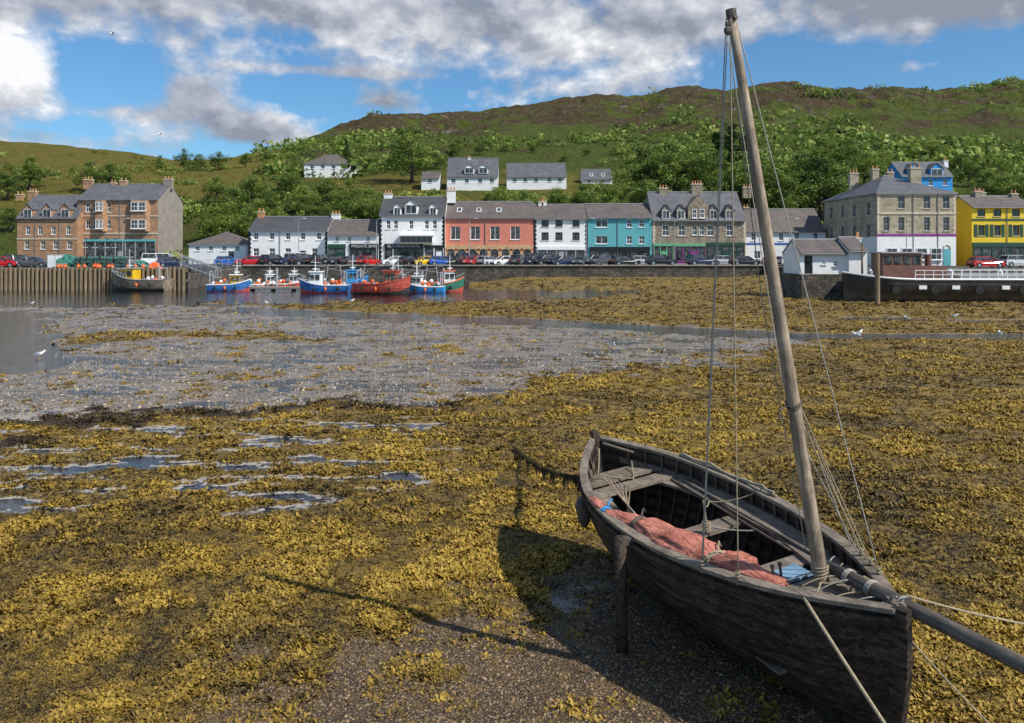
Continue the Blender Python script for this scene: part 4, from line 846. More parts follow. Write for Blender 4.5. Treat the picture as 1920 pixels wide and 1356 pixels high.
def fboat(px,d,L,rot,hullm,cabm,label,cab='fwd',h=1.1,trim='white2',gantry=True,z=-.05,name='fishing_boat',mast=3.2,net='netgreen'):
    e=put(name,None,None,(WX(px,d),d,z),(0,0,math.radians(rot)),label=label,cat='boat'); B=L*.36
    wf=lambda t:(.86+.14*math.sin(math.pi*min(1,t*1.6))) if t<.5 else max(.03,(1-((t-.5)/.5)**2.3))
    zs=lambda t:h*(1+.75*max(0,t-.4)**2/.36); zk=lambda t:-.45+.9*max(0,t-.85)**2/.0225*.5
    q=MB(); R_=loft(q,L,B,zs,zk,wf,mi2=1,split=.5); q.obj('hull',[M[hullm],M['h_red'] if hullm not in('h_red','h_rust') else M['h_black']],e,smooth=False)
    q=MB()
    for i in range(16):
        a,b_=R_[i],R_[i+1]; q.add([(a[0][0],a[0][1]*.96,h*.62),(b_[0][0],b_[0][1]*.96,h*.62),(b_[-1][0],b_[-1][1]*.96,h*.62),(a[-1][0],a[-1][1]*.96,h*.62)],[(0,1,2,3)])
    q.obj('deck',[M['greypaint']],e)
    for s_ in (0,-1):
        q=MB(); q.tube([r[s_] for r in R_],.06,5); q.obj('gunwale',[M[trim]],e)
    cx=L*.18 if cab=='fwd' else -L*.28; cl=L*.26; cw=B*.62; z0_=h*.62; ch=1.85 if L>5.3 else 1.45
    q=MB(); q.frus((cx-cl/2,cx+cl/2,-cw/2,cw/2),(cx-cl/2,cx+cl/2-.25,-cw/2+.05,cw/2-.05),z0_,z0_+ch); q.box(cx-cl/2-.15,cx+cl/2-.05,-cw/2-.08,cw/2+.08,z0_+ch+.002,z0_+ch+.1,1)
    wh=q.obj('wheelhouse',[M[cabm],M[trim]],e)
    for s_ in (-1,1):
        for k in range(2):
            xx=cx-cl*.25+k*cl*.42; MB().box(xx-cl*.16,xx+cl*.16,s_*(cw/2-.0)-.035,s_*(cw/2)+.035,z0_+ch*.52,z0_+ch*.85).obj('window',[M['glass']],wh)
    for k in range(3):
        yy=(k-1)*cw*.3; MB().box(cx+cl/2-.18,cx+cl/2+.0,yy-cw*.12,yy+cw*.12,z0_+ch*.52,z0_+ch*.85).obj('window',[M['glass']],wh)
    zt_=z0_+ch+mast*.6
    q=MB(); q.tube([(cx,0,z0_+ch),(cx,0,zt_)],[.06,.03],6); q.tube([(cx-.5,0,z0_+ch+mast*.35),(cx+.5,0,z0_+ch+mast*.35)],.03,5); q.box(cx-.3,cx+.3,-.07,.07,z0_+ch+.3,z0_+ch+.42)
    q.obj('mast',[M['white2']],e)
    q=MB(); q.tube([(cx,0,zt_),(L*.48,0,h*1.7)],.018,4); q.tube([(cx,0,zt_),(-L*.48,0,h)],.018,4); q.tube([(cx-.3,cw*.4,z0_+ch),(cx-.5,cw*.4,z0_+ch+2.2)],.02,4); q.tube([(cx-.3,-cw*.4,z0_+ch),(cx-.2,-cw*.4,z0_+ch+1.8)],.02,4); q.obj('rigging',[M['rope_c']],e)
    mound(.55,.45,.55,14,6).obj('net_heap',[M[net]],e,(-L*.3,.2,z0_+.01))
    if gantry:
        gx=-L*.42 if cab=='fwd' else L*.1; q=MB()
        for s_ in (-1,1): q.tube([(gx,s_*B*.36,z0_),(gx,s_*B*.34,z0_+1.9)],.07,6)
        q.tube([(gx,-B*.36,z0_+1.9),(gx,B*.36,z0_+1.9)],.07,6); q.tube([(gx,0,z0_+1.9),(cx,0,z0_+ch+.8)],.02,4); q.tube([(gx+.2,0,z0_),(gx+.6,0,z0_+2.6)],.05,5); q.obj('gantry',[M['steel']],e)
    q=MB(); q.frus((-L*.2,-L*.08,-.35,.35),(-L*.18,-L*.1,-.28,.28),z0_,z0_+.6); q.obj('winch',[M['h_rust']],e)
    for s_ in (-1,1):
        for k in range(3): MB().ball((-L*.3+k*L*.24,s_*(B/2+.08),h*.55),(.15,.15,.26),8).obj('fender',[M['orange'] if k%2 else M['tyre']],e,smooth=True)
    for k in range(6): MB().ball((-L*.38+k*.40,random.uniform(-.6,.6),z0_+.3+random.uniform(0,.5)),.24,8).obj('buoy',[M['orange'] if k%2 else M['white2']],e,smooth=True)
    q=MB()
    for s_ in (0,-1):
        for i in range(10,16): p=R_[i][s_]; q.tube([p,(p[0],p[1]*.95,p[2]+.5)],.02,4)
        q.tube([(R_[i][s_][0],R_[i][s_][1]*.95,R_[i][s_][2]+.5) for i in range(10,17)],.02,4)
    q.obj('bow_rail',[M['steel']],e)
    for k in range(3): MB().box(-L*.4+k*.6,-L*.4+k*.6+.5,-.6,-.15,z0_+.01,z0_+.35+.25*(k==1)).obj('fish_box',[M[['h_lblue','h_orange','white2'][k]]],e)
    return e
fboat(262,98.2,7.4,172,'h_rust','h_yellow','weathered brown and green trawler with yellow and orange deck gear','fwd',1.4,'greypaint',mast=4,net='orange')
fboat(430,96.5,5.0,5,'h_blue','h_yellow','small blue fishing boat with yellow wheelhouse','fwd',.85)
fboat(495,101.5,4.2,30,'greypaint','white2','small grey boat beside the pontoon','fwd',.65,gantry=False,mast=1.5)
fboat(540,101.5,4.4,8,'h_red','white2','small red and white boat beside the pontoon','fwd',.7,gantry=False,mast=1.5)
fboat(608,93,5.7,182,'h_blue','white2','blue fishing boat with white wheelhouse and red gear','fwd',.95,net='orange')
fboat(645,95.8,5.8,20,'h_blue','h_lblue','blue fishing boat with light blue wheelhouse','fwd',1.1,trim='h_lblue')
fboat(718,90.6,6.6,-12,'h_red','h_orange','red fishing boat with orange wheelhouse and steel gantry','fwd',1.2,mast=4.2,trim='h_red')
fboat(760,97.5,4.8,-165,'h_red','white2','small red boat tucked behind another boat','fwd',.8)
fboat(795,93.5,4.8,175,'h_lblue','white2','small light blue and white boat moored by pontoon','fwd',.75)
fboat(828,95.5,5.4,10,'h_green','white2','dark green fishing boat with white wheelhouse','fwd',1.0,trim='orange')
# ---------------------------------------------------------------- barge and cottage
e=put('cargo_barge',None,None,(WX(1590,76)+12.6,77.0,0.05),(0,0,math.radians(177)),label='long black and white steam barge with brown wheelhouse aground',cat='boat')
L,B=25,5.0; wf=lambda t:min(1,math.sin(math.pi*min(.5,max(.03,t*2.2+.1)))) if t<.25 else (1 if t<.82 else max(.04,(1-((t-.82)/.18)**2.2)))
bd=2.15
q=MB(); R_=loft(q,L,B,lambda t:bd+.6*max(0,t-.75)**2/.06+.25*max(0,.2-t)/.2,lambda t:-.5,wf,30,7,0,1,.50,rake=.3); q.obj('hull',[M['h_black'],mat('hull_boot_top',(.07,.048,.036),.8,.5,1,c2=(.16,.12,.09))],e)
q=MB()
for i in range(30):
    a,b_=R_[i],R_[i+1]; q.add([(a[0][0],a[0][1],a[0][2]-.25),(b_[0][0],b_[0][1],b_[0][2]-.25),(b_[-1][0],b_[-1][1],b_[-1][2]-.25),(a[-1][0],a[-1][1],a[-1][2]-.25)],[(0,1,2,3)])
q.obj('deck',[M['wooddeck']],e)
for s_ in (0,-1):
    q=MB(); q.tube([(p[s_][0],p[s_][1],p[s_][2]+.02) for p in R_],.10,6); q.obj('rubbing_rail',[M['white2']],e)
    q=MB(); pts=[(p[s_][0],p[s_][1]*.97,p[s_][2]) for p in R_[1:24]]
    for p in pts: q.tube([p,(p[0],p[1],p[2]+.85)],.035,5)
    for hh_ in (.45,.85): q.tube([(p[0],p[1],p[2]+hh_) for p in pts],.03,5)
    q.obj('railing',[M['white2']],e)
    sg=-1 if s_==0 else 1
    for x_ in (-9,-5.5,-1.5,3,6): MB().box(x_-.35,x_+.35,sg*(B/2+.0)-.05,sg*(B/2)+.05,1.25,1.6).obj('porthole',[M['white2']],e)
    for x_ in (-7,-3,1,5,8.5): q=MB(); q.tube([(x_,sg*(B/2+.16)-.09,1.2),(x_,sg*(B/2+.16)+.09,1.2)],.38,12); q.obj('tyre_fender',[M['tyre']],e)
q=MB(); q.box(5.6,9.2,-1.4,1.4,bd-.25,4.6,0); q.box(5.4,9.4,-1.6,1.6,4.602,4.72,1); q.box(3.2,5.59,-1.2,1.2,bd-.25,3.4,0)
for k in range(5): q.box(5.6+k*.88,5.68+k*.88,-1.46,-1.401,bd,4.6,1)
wh=q.obj('wheelhouse',[M['barge_b'],M['greypaint']],e)
for k in range(4):
    for s_ in (-1,1): MB().box(5.75+k*.88,6.40+k*.88,s_*1.42-.02,s_*1.42+.02,3.55,4.35).obj('window',[M['glass']],wh)
MB().box(-7,2,-1.3,1.3,bd-.24,bd+.35).obj('hatch',[M['greypaint']],e)
for x_ in (-8.5,-2,2.6,10): MB().tube([(x_,.8,bd-.2),(x_,.8,bd+.7),(x_+.25,.8,bd+.85)],[.14,.14,.2],8).obj('vent',[M['white2']],e)
MB().tube([(4.4,0,3.4),(4.4,0,4.5)],[.3,.3],12).obj('funnel',[M['barge_b']],e)
MB().tube([(10.6,0,bd),(10.6,0,5.6)],[.12,.07],8).obj('mast',[M['pile']],e)
MB().tube([(0,0,-1),(0,0,4.65)],[.24,.20],10).obj('mooring_pile',[M['pile']],None,(WX(1645,73.2),73.2,0),label='tall weathered timber mooring pile beside the barge',cat='post')
house('harbour_cottage','small whitewashed cottage with grey roof on the jetty',1500,1590,82,474,452,5.,'white','slateB',[(1545,491,8,10,'sash'),(1567,494,9,9,'sash')],doors=[(1516,.85,1.9,'black')],z0=2.5,chim=[(1607,444,9,'white',84.5)])
house('cottage_annex','white gabled annex of the jetty cottage',1592,1626,81.5,470,448,5.4,'white','slateB',[],z0=2.5,cat='building')
lm=MB().tube([(0,0,0),(0,0,1),(0,0,7)],[.1,.07,.05],8).tube([(0,0,7),(.2,-.1,7.4),(.9,-.4,7.5)],[.05,.04,.03],6).mesh('pole',[M['steel']]); lh=MB().frus((.7,1.4,-.55,-.3),(.8,1.3,-.5,-.35),7.42,7.56).mesh('lamp_head',[M['greypaint']])
for px in (230,560,706,880,1100,1265,1480,1700):
    dd=129 if px<1600 else 112
    e=put('street_lamp',None,None,(WX(px,dd),dd,2.5),label='tall grey steel street lamp beside the harbour road',cat='street lamp',group='street lamps along the harbour'); put('pole',lm,e); put('lamp_head',lh,e)
# ---------------------------------------------------------------- the wooden sailing boat
Bo=Vector((1.63,13.35,-.02)); BR=(math.radians(8),0,math.radians(-69.6))
Bm=Matrix.Translation(Bo)@Euler(BR).to_matrix().to_4x4(); Bi=Bm.inverted()
boat=put('wooden_sailing_boat',None,None,Bo,BR,label='old dark clinker wooden sailing boat propped upright on the shore',cat='boat')
BL=6.24
ts_=np.linspace(0,1,61); wv=np.interp(ts_,[0,.03,.065,.14,.23,.34,.45,.55,.62,.75,.84,.9,.96,1],[.05,.24,.40,.70,.92,1.02,1.05,1.01,.95,.76,.56,.38,.17,.035])
for _ in range(4): wv[1:-1]=(wv[:-2]+2*wv[1:-1]+wv[2:])/4
def wfun(t): return float(np.interp(t,ts_,wv))
def sheer(t): return 1.58+(.34 if t<.5 else .12)*abs(2*t-1)**2.2
def keelz(t): return .13+.25*max(0,t-.8)**2/.04*.6+.2*max(0,.15-t)**2/.0225
def HP(t,u,off=0.):
    ww=wfun(t)-off; ww=max(ww,.012); en=min(1,abs(2*t-1)**3); g=(1-en)*math.sin(math.pi/2*min(1,u))**.95+en*u**.9; k=u**1.28
    z=keelz(t)+(sheer(t)-keelz(t))*k+ (off*.9*(1-u))
    x=BL*t+(1-u)**1.5*(.40*(1-t)**6-.35*t**6)
    return (x,ww*g,z)
nS=54; K=10
q=MB(); pa=[]
for sg in (-1,1):
    for k in range(K):
        u0,u1=(k/K)**.95,((k+1)/K)**.95; o=len(q.v); dk=random.uniform(0,.22)
        for i in range(nS+1):
            t=i/nS; e_=min(1,min(t,1-t)*14); a=HP(t,u0,-.058*e_ if k else 0); b_=HP(t,u1,-.004); m_=HP(t,u0,0); l1=HP(t,u0+(u1-u0)*.14,-.053*e_); m2_=HP(t,u0+(u1-u0)*.76,-.020*e_)
            q.v+=[(m_[0],sg*m_[1],m_[2]+.005),(a[0],sg*a[1],a[2]-.022*(k>0)),(l1[0],sg*l1[1],l1[2]-.008),(m2_[0],sg*m2_[1],m2_[2]),(b_[0],sg*b_[1],b_[2])]; pa+=[1.,.7,dk,.12+dk,1.]
        for i in range(nS):
            p=o+i*5
            for c_ in range(4):
                f=(p+c_,p+5+c_,p+6+c_,p+1+c_); q.f.append(f if sg<0 else f[::-1]); q.m.append(0)
    o=len(q.v); J=11
    for i in range(nS+1):
        for j in range(2*J+1):
            a=HP(i/nS,j/2/J,.035); q.v.append((a[0],sg*a[1],a[2]+.03*(1-j/2/J))); pa.append(.0 if j%2 else .8)
    for i in range(nS):
        for j in range(2*J):
            p=o+i*(2*J+1)+j; f=(p,p+1,p+2*J+2,p+2*J+1); q.f.append(f if sg<0 else f[::-1]); q.m.append(1)
ho=q.obj('hull',[M['hullwood'],M['inwood']],boat)
at=ho.data.attributes.new('plank','FLOAT','POINT'); at.data.foreach_set('value',pa)
def railing_strip(name,off0,off1,z0_,z1_,mm,t0=0.,t1=1.):
    for sg in (-1,1):
        q=MB(); n=50
        for i in range(n+1):
            t=t0+(t1-t0)*i/n; a=HP(t,1,off0); b_=HP(t,1,off1); z=sheer(t)
            q.v+=[(a[0],sg*a[1],z+z0_),(b_[0],sg*b_[1],z+z0_),(b_[0],sg*b_[1],z+z1_),(a[0],sg*a[1],z+z1_)]
        for i in range(n):
            for c_ in range(4):
                d_=(c_+1)%4; f=(i*4+c_,i*4+4+c_,i*4+4+d_,i*4+d_); q.f.append(f if sg<0 else f[::-1]); q.m.append(0)
        q.f.append((0,1,2,3)); q.m.append(0); q.f.append((4*n+3,4*n+2,4*n+1,4*n)); q.m.append(0)
        q.obj(name,[M[mm]],boat)
railing_strip('gunwale',-.045,.085,-.01,.035,'railwood')
railing_strip('rubbing_strake',-.07,-.0,-.11,-.05,'hullwood')
railing_strip('inner_stringer',.07,.10,-.30,-.22,'railwood',.05,.93)
for i in range(22):
    t=.07+.86*i/21
    for sg in (-1,1):
        q=MB(); q.tube([(lambda a:(a[0],sg*a[1],a[2]+.035))(HP(t,u,.06)) for u in (.08,.25,.4,.55,.7,.85,.99)],.024,4); q.obj('rib',[M['ribwood']],boat)
def slab(pts,w0,fwd,mm,name):
    q=MB(); n=len(pts)
    for p in pts: q.v+=[(p[0]-.06*fwd,-w0,p[2]),(p[0]+.10*fwd,-w0*.6,p[2]),(p[0]+.10*fwd,w0*.6,p[2]),(p[0]-.06*fwd,w0,p[2])]
    for i in range(n-1):
        for c_ in range(4): d_=(c_+1)%4; q.f.append((i*4+c_,i*4+d_,i*4+4+d_,i*4+4+c_)); q.m.append(0)
    q.f+=[(3,2,1,0),(4*n-4,4*n-3,4*n-2,4*n-1)]; q.m+=[0,0]; q.obj(name,[M[mm]],boat)
pts=[HP(1,u,0) for u in (0,.2,.4,.6,.8,1)]
slab([(p[0],0,p[2]) for p in pts]+[(pts[-1][0]+.01,0,sheer(1)+.04)],.055,1,'hullwood','stem')
pts=[HP(0,u,0) for u in (0,.2,.4,.6,.8,1)]; slab([(p[0],0,p[2]) for p in pts]+[(pts[-1][0]-.02,0,sheer(0)+.12)],.055,-1,'hullwood','sternpost')
MB().box(.35,BL-.28,-.055,.055,-.02,.2).obj('keel',[M['hullwood']],boat)
for k in range(-3,4):
    MB().box(.9,5.0,k*.15-.068,k*.15+.068,.62,.645).obj('floor_board',[M['railwood']],boat)
def thwart(x,wd_,z,name='thwart',mm='railwood'):
    t=x/BL; hw=wfun(t)*.93; hw2=wfun((x+wd_)/BL)*.93
    q=MB(); q.add([(x,-hw,z),(x+wd_,-hw2,z),(x+wd_,hw2,z),(x,hw,z),(x,-hw,z+.045),(x+wd_,-hw2,z+.045),(x+wd_,hw2,z+.045),(x,hw,z+.045)],[(3,2,1,0),(4,5,6,7),(0,1,5,4),(1,2,6,5),(2,3,7,6),(3,0,4,7)]); return q.obj(name,[M[mm]],boat)
thwart(2.75,.30,1.30); thwart(4.2,.26,1.32); thwart(.95,.30,1.42); thwart(.45,.42,1.46,'stern_seat')
q=MB(); q.tube([(2.9,0,.6),(2.9,0,1.30)],.04,6); q.obj('thwart_post',[M['railwood']],boat)
for sg in (-1,1):
    q=MB(); n=24
    for i in range(n+1):
        x=1.2+3.6*i/n; y=wfun(x/BL)*.93; z=1.350+.05*abs(i/n-.5)
        q.v+=[(x,sg*y,z),(x,sg*(y-.34),z),(x,sg*(y-.34),z+.04),(x,sg*y,z+.04)]
    for i in range(n):
        for c_ in range(4):
            d_=(c_+1)%4; f=(i*4+c_,i*4+4+c_,i*4+4+d_,i*4+d_); q.f.append(f if sg<0 else f[::-1]); q.m.append(0)
    q.f+=[(0,1,2,3),(4*n+3,4*n+2,4*n+1,4*n)]; q.m+=[0,0]; q.obj('side_bench',[M['railwood']],boat)
q=MB(); nd=14
for i in range(nd):
    t0=.84+.155*i/nd; t1=.84+.155*(i+1)/nd; a,b_=wfun(t0)-.06,wfun(t1)-.06
    za,zb=sheer(t0)-.11,sheer(t1)-.11
    q.add([(BL*t0,-max(a,.01),za),(BL*t1,-max(b_,.01),zb),(BL*t1,max(b_,.01),zb),(BL*t0,max(a,.01),za)],[(0,1,2,3)])
q.box(BL*.84-.03,BL*.84,-wfun(.84)+.08,wfun(.84)-.08,sheer(.84)-.3,sheer(.84)-.108); q.obj('foredeck',[M['railwood']],boat)
q=MB(); q.box(BL*.84-.24,BL*.84-.035,-wfun(.83)+.06,wfun(.83)-.06,sheer(.84)-.16,sheer(.84)-.11); q.obj('mast_beam',[M['railwood']],boat)
mx0=5.26; mb_=Vector((mx0,.02,.3)); mt=Vector((4.76,.03,7.60))
q=MB(); pts=[mb_.lerp(mt,i/14) for i in range(15)]; q.tube(pts,[.080-.034*(i/14)**1.6 for i in range(15)],14); mast=q.obj('mast',[M['mastwood']],boat,smooth=True)
q=MB(); q.tube([mt-Vector((0,0,.06)),mt+Vector((0,0,.04))],.056,10); q.ball(mt+Vector((0,-.05,-.18)),(.045,.07,.055),8); q.tube([mt+Vector((-.10,0,-.1)),mt+Vector((.08,0,-.06))],.025,6); q.obj('masthead_block',[M['sprit']],mast)
def mp_(z): return mb_.lerp(mt,(z-.3)/(7.30))
q=MB()
for k in range(2):
    c_=mp_(3.4+.03*k); q.tube([(c_.x+.083*math.cos(a),c_.y+.083*math.sin(a),c_.z+.02*math.sin(a*2)) for a in [i*math.pi/6 for i in range(13)]],.010,5)
c_=mp_(3.42); q.tube([c_+Vector((0,-.09,0)),c_+Vector((0,-.18,-.02)),c_+Vector((0,-.21,-.10)),c_+Vector((0,-.15,-.13))],.010,5); q.obj('hook_ring',[M['sprit']],mast)
q=MB()
for k in range(3):
    c_=mp_(1.66+.026*k); r_=.086; q.tube([(c_.x+r_*math.cos(a),c_.y+r_*math.sin(a),c_.z+.012*math.sin(a+k)) for a in [i*math.pi/6 for i in range(13)]],.009,5)
q.obj('mast_lashing',[M['rope']],mast)
bs0=Vector((5.10,.15,1.66)); bs1=Vector((8.9,.14,1.70))
q=MB(); q.tube([bs0.lerp(bs1,i/8) for i in range(9)],[.060,.070,.072,.070,.068,.064,.060,.056,.05],14); sp=q.obj('bowsprit',[M['sprit']],boat,smooth=True)
for xx in (5.42,5.72,6.12):
    q=MB()
    for k in range(3):
        x_=xx+.022*k; c_=bs0.lerp(bs1,(x_-bs0.x)/(bs1.x-bs0.x)); q.tube([(x_+.01*math.sin(a),c_.y+.078*math.cos(a),c_.z+.078*math.sin(a)) for a in [i*math.pi/6 for i in range(13)]],.008,5)
    q.obj('rope_lashing',[M['ropegrey']],sp)
def rope(pts,r,mm='rope',parent=boat,name='rope',sag=0.,n=16,**k):
    P=[Vector(p) for p in pts]; out=[]
    for i in range(len(P)-1):
        for j in range(n):
            t=j/n; v=P[i].lerp(P[i+1],t); v.z-=sag*4*t*(1-t); out.append(v)
    out.append(P[-1]); q=MB(); q.tube(out,r,6); return q.obj(name,[M[mm]],parent,smooth=True,**k)
def G(x,sg,dz=.03): t=x/BL; return (x,sg*(wfun(t)+.01),sheer(t)+dz)
T=lambda z:mp_(z)
rope([T(7.5)+Vector((0,-.06,0)),G(4.30,-1)],.0070,'ropegrey',name='shroud'); rope([T(7.4)+Vector((0,-.05,0)),G(4.78,-1)],.0070,'rope',name='shroud')
rope([T(7.5)+Vector((0,.05,0)),G(5.6,1)],.0065,'ropegrey',name='shroud'); rope([T(7.55)+Vector((-.06,-.03,0)),G(4.24,-1,-.2)],.006,'rope',name='halyard')
for zz_,gx_,mm in ((3.4,5.15,'rope'),(3.4,5.4,'rope'),(3.3,4.9,'ropegrey'),(3.2,5.25,'rope'),(2.9,5.05,'ropegrey')): rope([T(zz_)+Vector((.02,.06,0)),G(gx_,1)],.0075,mm,name='shroud')
rope([T(7.2)+Vector((-.05,-.05,0)),T(4.5)+Vector((-.13,-.09,0)),T(1.9)+Vector((-.05,-.1,0))],.006,'rope',name='halyard'); rope([T(7.3)+Vector((-.02,-.08,0)),T(3.6)+Vector((.0,-.1,0))],.006,'ropegrey',name='halyard')
for p in (G(4.30,-1),G(4.78,-1),G(5.6,1),G(5.15,1),G(5.4,1)):
    q=MB(); P=Vector(p)
    for k in range(5):
        c_=P+Vector((0,0,-.09+.04*k)); q.tube([(c_.x+.022*math.cos(a),c_.y+.022*math.sin(a),c_.z) for a in [i*math.pi/4 for i in range(9)]],.010,5)
    q.obj('lashing',[M['rope']],boat)
rope([G(5.55,-1,.0),(5.3,-.1,1.62),(5.6,.2,1.72),G(5.7,1,.02)],.009,'rope',sag=.03,name='deck_rope')
q=MB(); c_=Vector((3.05,.02,1.40)); q.tube([c_,c_+Vector((0,0,.38))],[.018,.014],6)
for k in range(4):
    q.tube([(c_.x+.05*math.cos(a),c_.y+.05*math.sin(a),c_.z+.03*k) for a in [i*math.pi/6 for i in range(13)]],.012,5)
q.obj('rope_coil',[M['rope']],boat)
rope([(3.05,.02,1.75),(2.4,.5,1.45),G(2.9,1,.06)],.009,'rope',sag=.06,name='deck_rope'); rope([(3.0,0,1.45),(3.5,.45,1.42),(4.1,.55,1.40)],.010,'ropegrey',sag=.03,name='deck_rope')
rope([G(1.2,1,.06),G(1.8,1,.10),G(2.3,1,.05),G(2.9,1,.11),G(3.2,1,.05)],.018,'rope',sag=.02,name='gunwale_rope')
rope([G(1.25,1,.09),G(1.9,1,.05),G(2.6,1,.08),G(3.15,1,.09)],.015,'ropegrey',sag=.015,name='gunwale_rope')
rope([(5.3,-.12,1.54),(5.5,-.22,1.55),(5.75,-.12,1.60),(6.05,-.02,1.70),(6.22,.0,1.74)],.010,'rope',sag=.015,name='deck_rope'); rope([(5.3,.34,1.54),(5.5,.34,1.58),(5.8,.20,1.64),(6.15,.06,1.78)],.010,'ropegrey',sag=.02,name='deck_rope')
for k in range(7):
    x_=4.9+.18*k; rope([(x_,.45-.05*k,1.60),(x_+.25,.1,1.62+.03*(k%3)),(x_+.1,-.3+.02*k,1.57)],.007,'rope' if k%2 else 'ropegrey',sag=-.03,n=8,name='deck_rope')
rope([(.3,-.1,1.85),(.7,-.35,1.6),(1.0,.1,1.5),(.6,.3,1.62)],.010,'rope',sag=.03,name='deck_rope'); rope([(.25,0,1.9),(.6,.35,1.75)],.02,'railwood',name='tiller')
rope([(1.0,.75,1.43),(4.4,.55,1.43)],.022,'railwood',name='oar'); rope([(1.1,.62,1.43),(4.2,.40,1.43)],.018,'ribwood',name='oar')
for k in range(6): rope([(1.9+.03*k,-.55+.03*k,1.30),(1.75-.05*k,-.35-.06*k,1.70+.03*k)],.012,'mastwood',name='cane')
q=MB(); c_=Vector(G(1.35,-1,-.32)); c_.y-=.07
q.tube([c_+Vector((0,0,.2)),c_+Vector((0,-.02,.1)),c_,c_+Vector((0,0,-.15)),c_+Vector((0,0,-.22))],[.05,.09,.10,.09,.04],10); q.tube([Vector(G(1.35,-1,0)),c_+Vector((0,0,.2))],.012,5); q.obj('rope_fender',[M['sprit']],boat,smooth=True)
def wl(p): return Bi@Vector(p)
a=wl((1.36,9.93,-.15)); b_=wl((1.345,9.96,1.44)); q=MB(); q.tube([a,a.lerp(b_,.5),b_],[.080,.075,.075],10); q.obj('support_leg',[M['hullwood']],boat,smooth=True)
q=MB(); q.box(-.05,.05,-.12,.18,-.04,.04); q.obj('leg_bracket',[M['sprit']],boat,wl((1.40,10.02,1.36)))
rope([wl((1.36,9.93,.7)),G(2.2,-1,-.0)],.006,'ropedark',name='leg_guy'); rope([wl((1.36,9.95,.55)),G(3.9,-1,-.0)],.006,'ropedark',name='leg_guy')
MB().box(4.66,4.94,-.20,.10,1.50,1.53,0).obj('panel',[M['palepanel']],boat)
for y_ in (-.34,-.24): MB().tube([(4.85,y_,1.48),(4.85,y_,1.68)],.016,6).ball((4.85,y_,1.69),.026,6).obj('belaying_pin',[M['sprit']],boat)
# furled sail
n=130; ctl=[(1.75,-.99,1.66,.045),(2.1,-.96,1.64,.06),(2.5,-.86,1.60,.09),(3.0,-.76,1.57,.16),(3.5,-.68,1.56,.20),(4.0,-.60,1.56,.17),(4.5,-.50,1.56,.12),(5.0,-.36,1.57,.07)]
ca=np.array(ctl); tt=np.linspace(1.75,5.0,n); q=MB(); m2=48
gx,ga=np.meshgrid(tt,np.arange(m2)/m2*2*np.pi,indexing='ij')
cr=1-2*np.abs(fbm(gx*1.4+np.sin(ga)*1.6,np.cos(ga)*2.6+7,3,5)-.5); cr2=1-2*np.abs(fbm(gx*3.5+np.sin(ga)*4,np.cos(ga)*4+3,3,6)-.5)
for i,x in enumerate(tt):
    y,z,r_=[float(np.interp(x,ca[:,0],ca[:,j])) for j in (1,2,3)]
    tie=min(abs(x-c) for c in (2.15,2.75,4.1,)); r_*=(.62+.38*min(1,tie/.16)); y+=.02*math.sin(x*5); z+=.015*math.sin(x*7+1)
    for k in range(m2):
        a=2*math.pi*k/m2; f=.66+.34*cr[i,k]+.16*(cr2[i,k]-.6)
        q.v.append((x,y+r_*f*1.35*math.cos(a),z+r_*f*.80*math.sin(a)))
for i in range(n-1):
    for k in range(m2): k2=(k+1)%m2; q.f.append((i*m2+k,i*m2+k2,(i+1)*m2+k2,(i+1)*m2+k)); q.m.append(0)
q.f.append(tuple(range(m2))[::-1]); q.m.append(0); q.f.append(tuple((n-1)*m2+k for k in range(m2))); q.m.append(0)
def flap(x0,x1,y0,z0_,drop,dy,seed):
    o=len(q.v); a_,b2=44,22
    A,B_=np.meshgrid(np.linspace(0,1,a_),np.linspace(0,1,b2),indexing='ij'); rf=(1-2*np.abs(fbm(A*5+B_*1.5,B_*2.5,3,seed)-.5)-.6)
    for i in range(a_):
        for j in range(b2):
            x=x0+(x1-x0)*A[i,j]; s_=B_[i,j]; q.v.append((x,y0(x)+dy*s_*(1+.2*math.sin(A[i,j]*9)),z0_-drop*s_+.085*rf[i,j]))
    for i in range(a_-1):
        for j in range(b2-1): q.f.append((o+i*b2+j,o+(i+1)*b2+j,o+(i+1)*b2+j+1,o+i*b2+j+1)); q.m.append(0)
flap(2.5,3.9,lambda x:float(np.interp(x,ca[:,0],ca[:,1]))+.10,1.54,.16,.26,31)
flap(4.0,5.0,lambda x:-.50,1.58,.10,.34,37)
sail=q.obj('furled_sail',[M['sail']],None,smooth=True,label='bundle of faded red sail cloth lashed inside the boat',cat='sail'); sail.matrix_world=Bm
for c_x,mm in ((2.15,'bluerope'),(2.75,'sprit'),(4.1,'rope')):
    y,z,r_=[float(np.interp(c_x,ca[:,0],ca[:,j])) for j in (1,2,3)]; t_=MB(); r_=r_*.66+.012; y+=.02*math.sin(c_x*5); z+=.015*math.sin(c_x*7+1)
    for k in range(3): t_.tube([(c_x+.03*k,y+r_*1.3*math.cos(a),z+r_*.85*math.sin(a)) for a in [i*math.pi/8 for i in range(17)]],.010,5)
    t_.tube([(c_x,y+.05,z+r_*.9),(c_x-.1,y+.14,z+r_+.03),(c_x-.16,y+.2,z+.05)],.010,5); t_.obj('sail_tie',[M[mm]],sail)
bw=lambda p:Bm@Vector(p)
rope([bw((5.5,-.48,1.66)),Vector((3.75,5.7,.0))],.018,'rope',None,'mooring_rope',sag=.04,label='thick pale mooring rope running from bow to beach',cat='rope')
rope([bw((6.2,.12,1.80)),Vector((6.2,8.6,.90))],.011,'rope',None,'mooring_rope',sag=.05,label='twisted pale rope leading off from the bow',cat='rope')
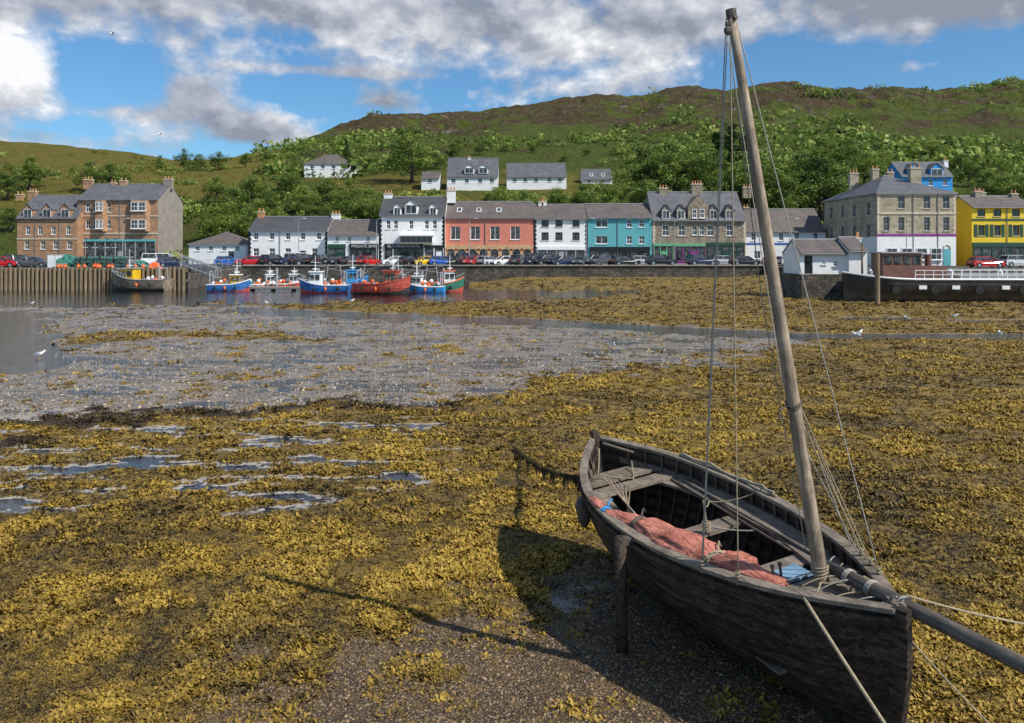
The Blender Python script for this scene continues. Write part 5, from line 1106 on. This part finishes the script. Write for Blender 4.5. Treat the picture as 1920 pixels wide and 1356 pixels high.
rope([bw((6.1,.0,1.6)),Vector((4.5,6.9,.55)),Vector((6.2,7.6,.5))],.008,'rope',None,'mooring_rope',sag=.05,label='thin slack line hanging below the bowsprit',cat='rope')
stern=bw((.75,-.62,1.62)); gpt=Vector((-.05,20.6,.06))
P=[stern.lerp(gpt,i/30)-Vector((0,0,.20*4*(i/30)*(1-i/30))) for i in range(31)]; P=[Vector((p.x+.02*math.sin(i*1.3),p.y,max(p.z,.07))) for i,p in enumerate(P)]
q=MB(); q.tube(P,.016,6,0)
for i in range(900):
    k=random.random()*27; p=P[int(k)].lerp(P[int(k)+1],k%1); j=random.uniform(-.03,.03); l=random.uniform(.03,.10)*(1+2.4*abs(math.sin(k*.9))**4); w_=random.uniform(.010,.022); an=random.uniform(0,3.14)
    q.add([(p.x+j-w_*math.cos(an),p.y+j-w_*math.sin(an),p.z+.02),(p.x+j+w_*math.cos(an),p.y+j+w_*math.sin(an),p.z+.02),(p.x+j+random.uniform(-.05,.05),p.y+random.uniform(-.05,.05),max(.05,p.z-l))],[(0,1,2)],0)
q.obj('stern_rope',[M['ropedark']],label='sagging mooring rope hung with dark seaweed',cat='rope')
# ---------------------------------------------------------------- gulls
gb=MB(); gb.tube([(-.26,0,.12),(-.18,0,.13),(-.05,0,.15),(.08,0,.17),(.15,0,.24),(.19,0,.29),(.24,0,.29)],[.015,.05,.085,.075,.045,.042,.012],8); gb=gb.mesh('body',[M['gull']],True)
gw=MB().ball((-.06,0,.18),(.17,.10,.05),8).mesh('wing',[M['gullg']],True); gk=MB().tube([(.23,0,.285),(.29,0,.275)],[.014,.004],5).mesh('beak',[M['beak']]); gl_=MB().tube([(0,-.03,.1),(0,-.03,-.06)],.008,4).tube([(0,.03,.1),(0,.03,-.06)],.008,4).mesh('legs',[M['beak']])
for px,py in [(75,672),(60,573),(1605,634),(1612,630),(1875,632),(1150,655),(660,568),(500,572),(1700,602),(1790,598)]:
    d_=7535/(py-HY); e=put('gull',None,None,(WX(px,d_),d_,.06),(0,0,random.uniform(0,6.28)),label='white and grey gull standing on the flat',cat='bird',group='gulls feeding on the flat')
    for n_,me_ in (('body',gb),('wing',gw),('beak',gk),('legs',gl_)): put(n_,me_,e)
fw=MB().add([(-.08,0,0),(.08,0,0),(.1,.35,.12),(-.02,.7,.04),(-.1,.35,.11),(.1,-.35,.12),(-.02,-.7,.04),(-.1,-.35,.11)],[(0,1,2,4),(4,2,3),(1,0,7,5),(5,7,6)]).mesh('wings',[M['gullg']])
for px,py in [(300,251),(210,63)]:
    e=put('flying_gull',None,None,W(px,py,70),(0.2,0,1.),label='gull gliding with spread wings in the sky',cat='bird',group='gulls in flight'); put('body',gb,e,(0,0,-.15)); put('wings',fw,e,(0,0,.02))
print('objects',len(bpy.data.objects))
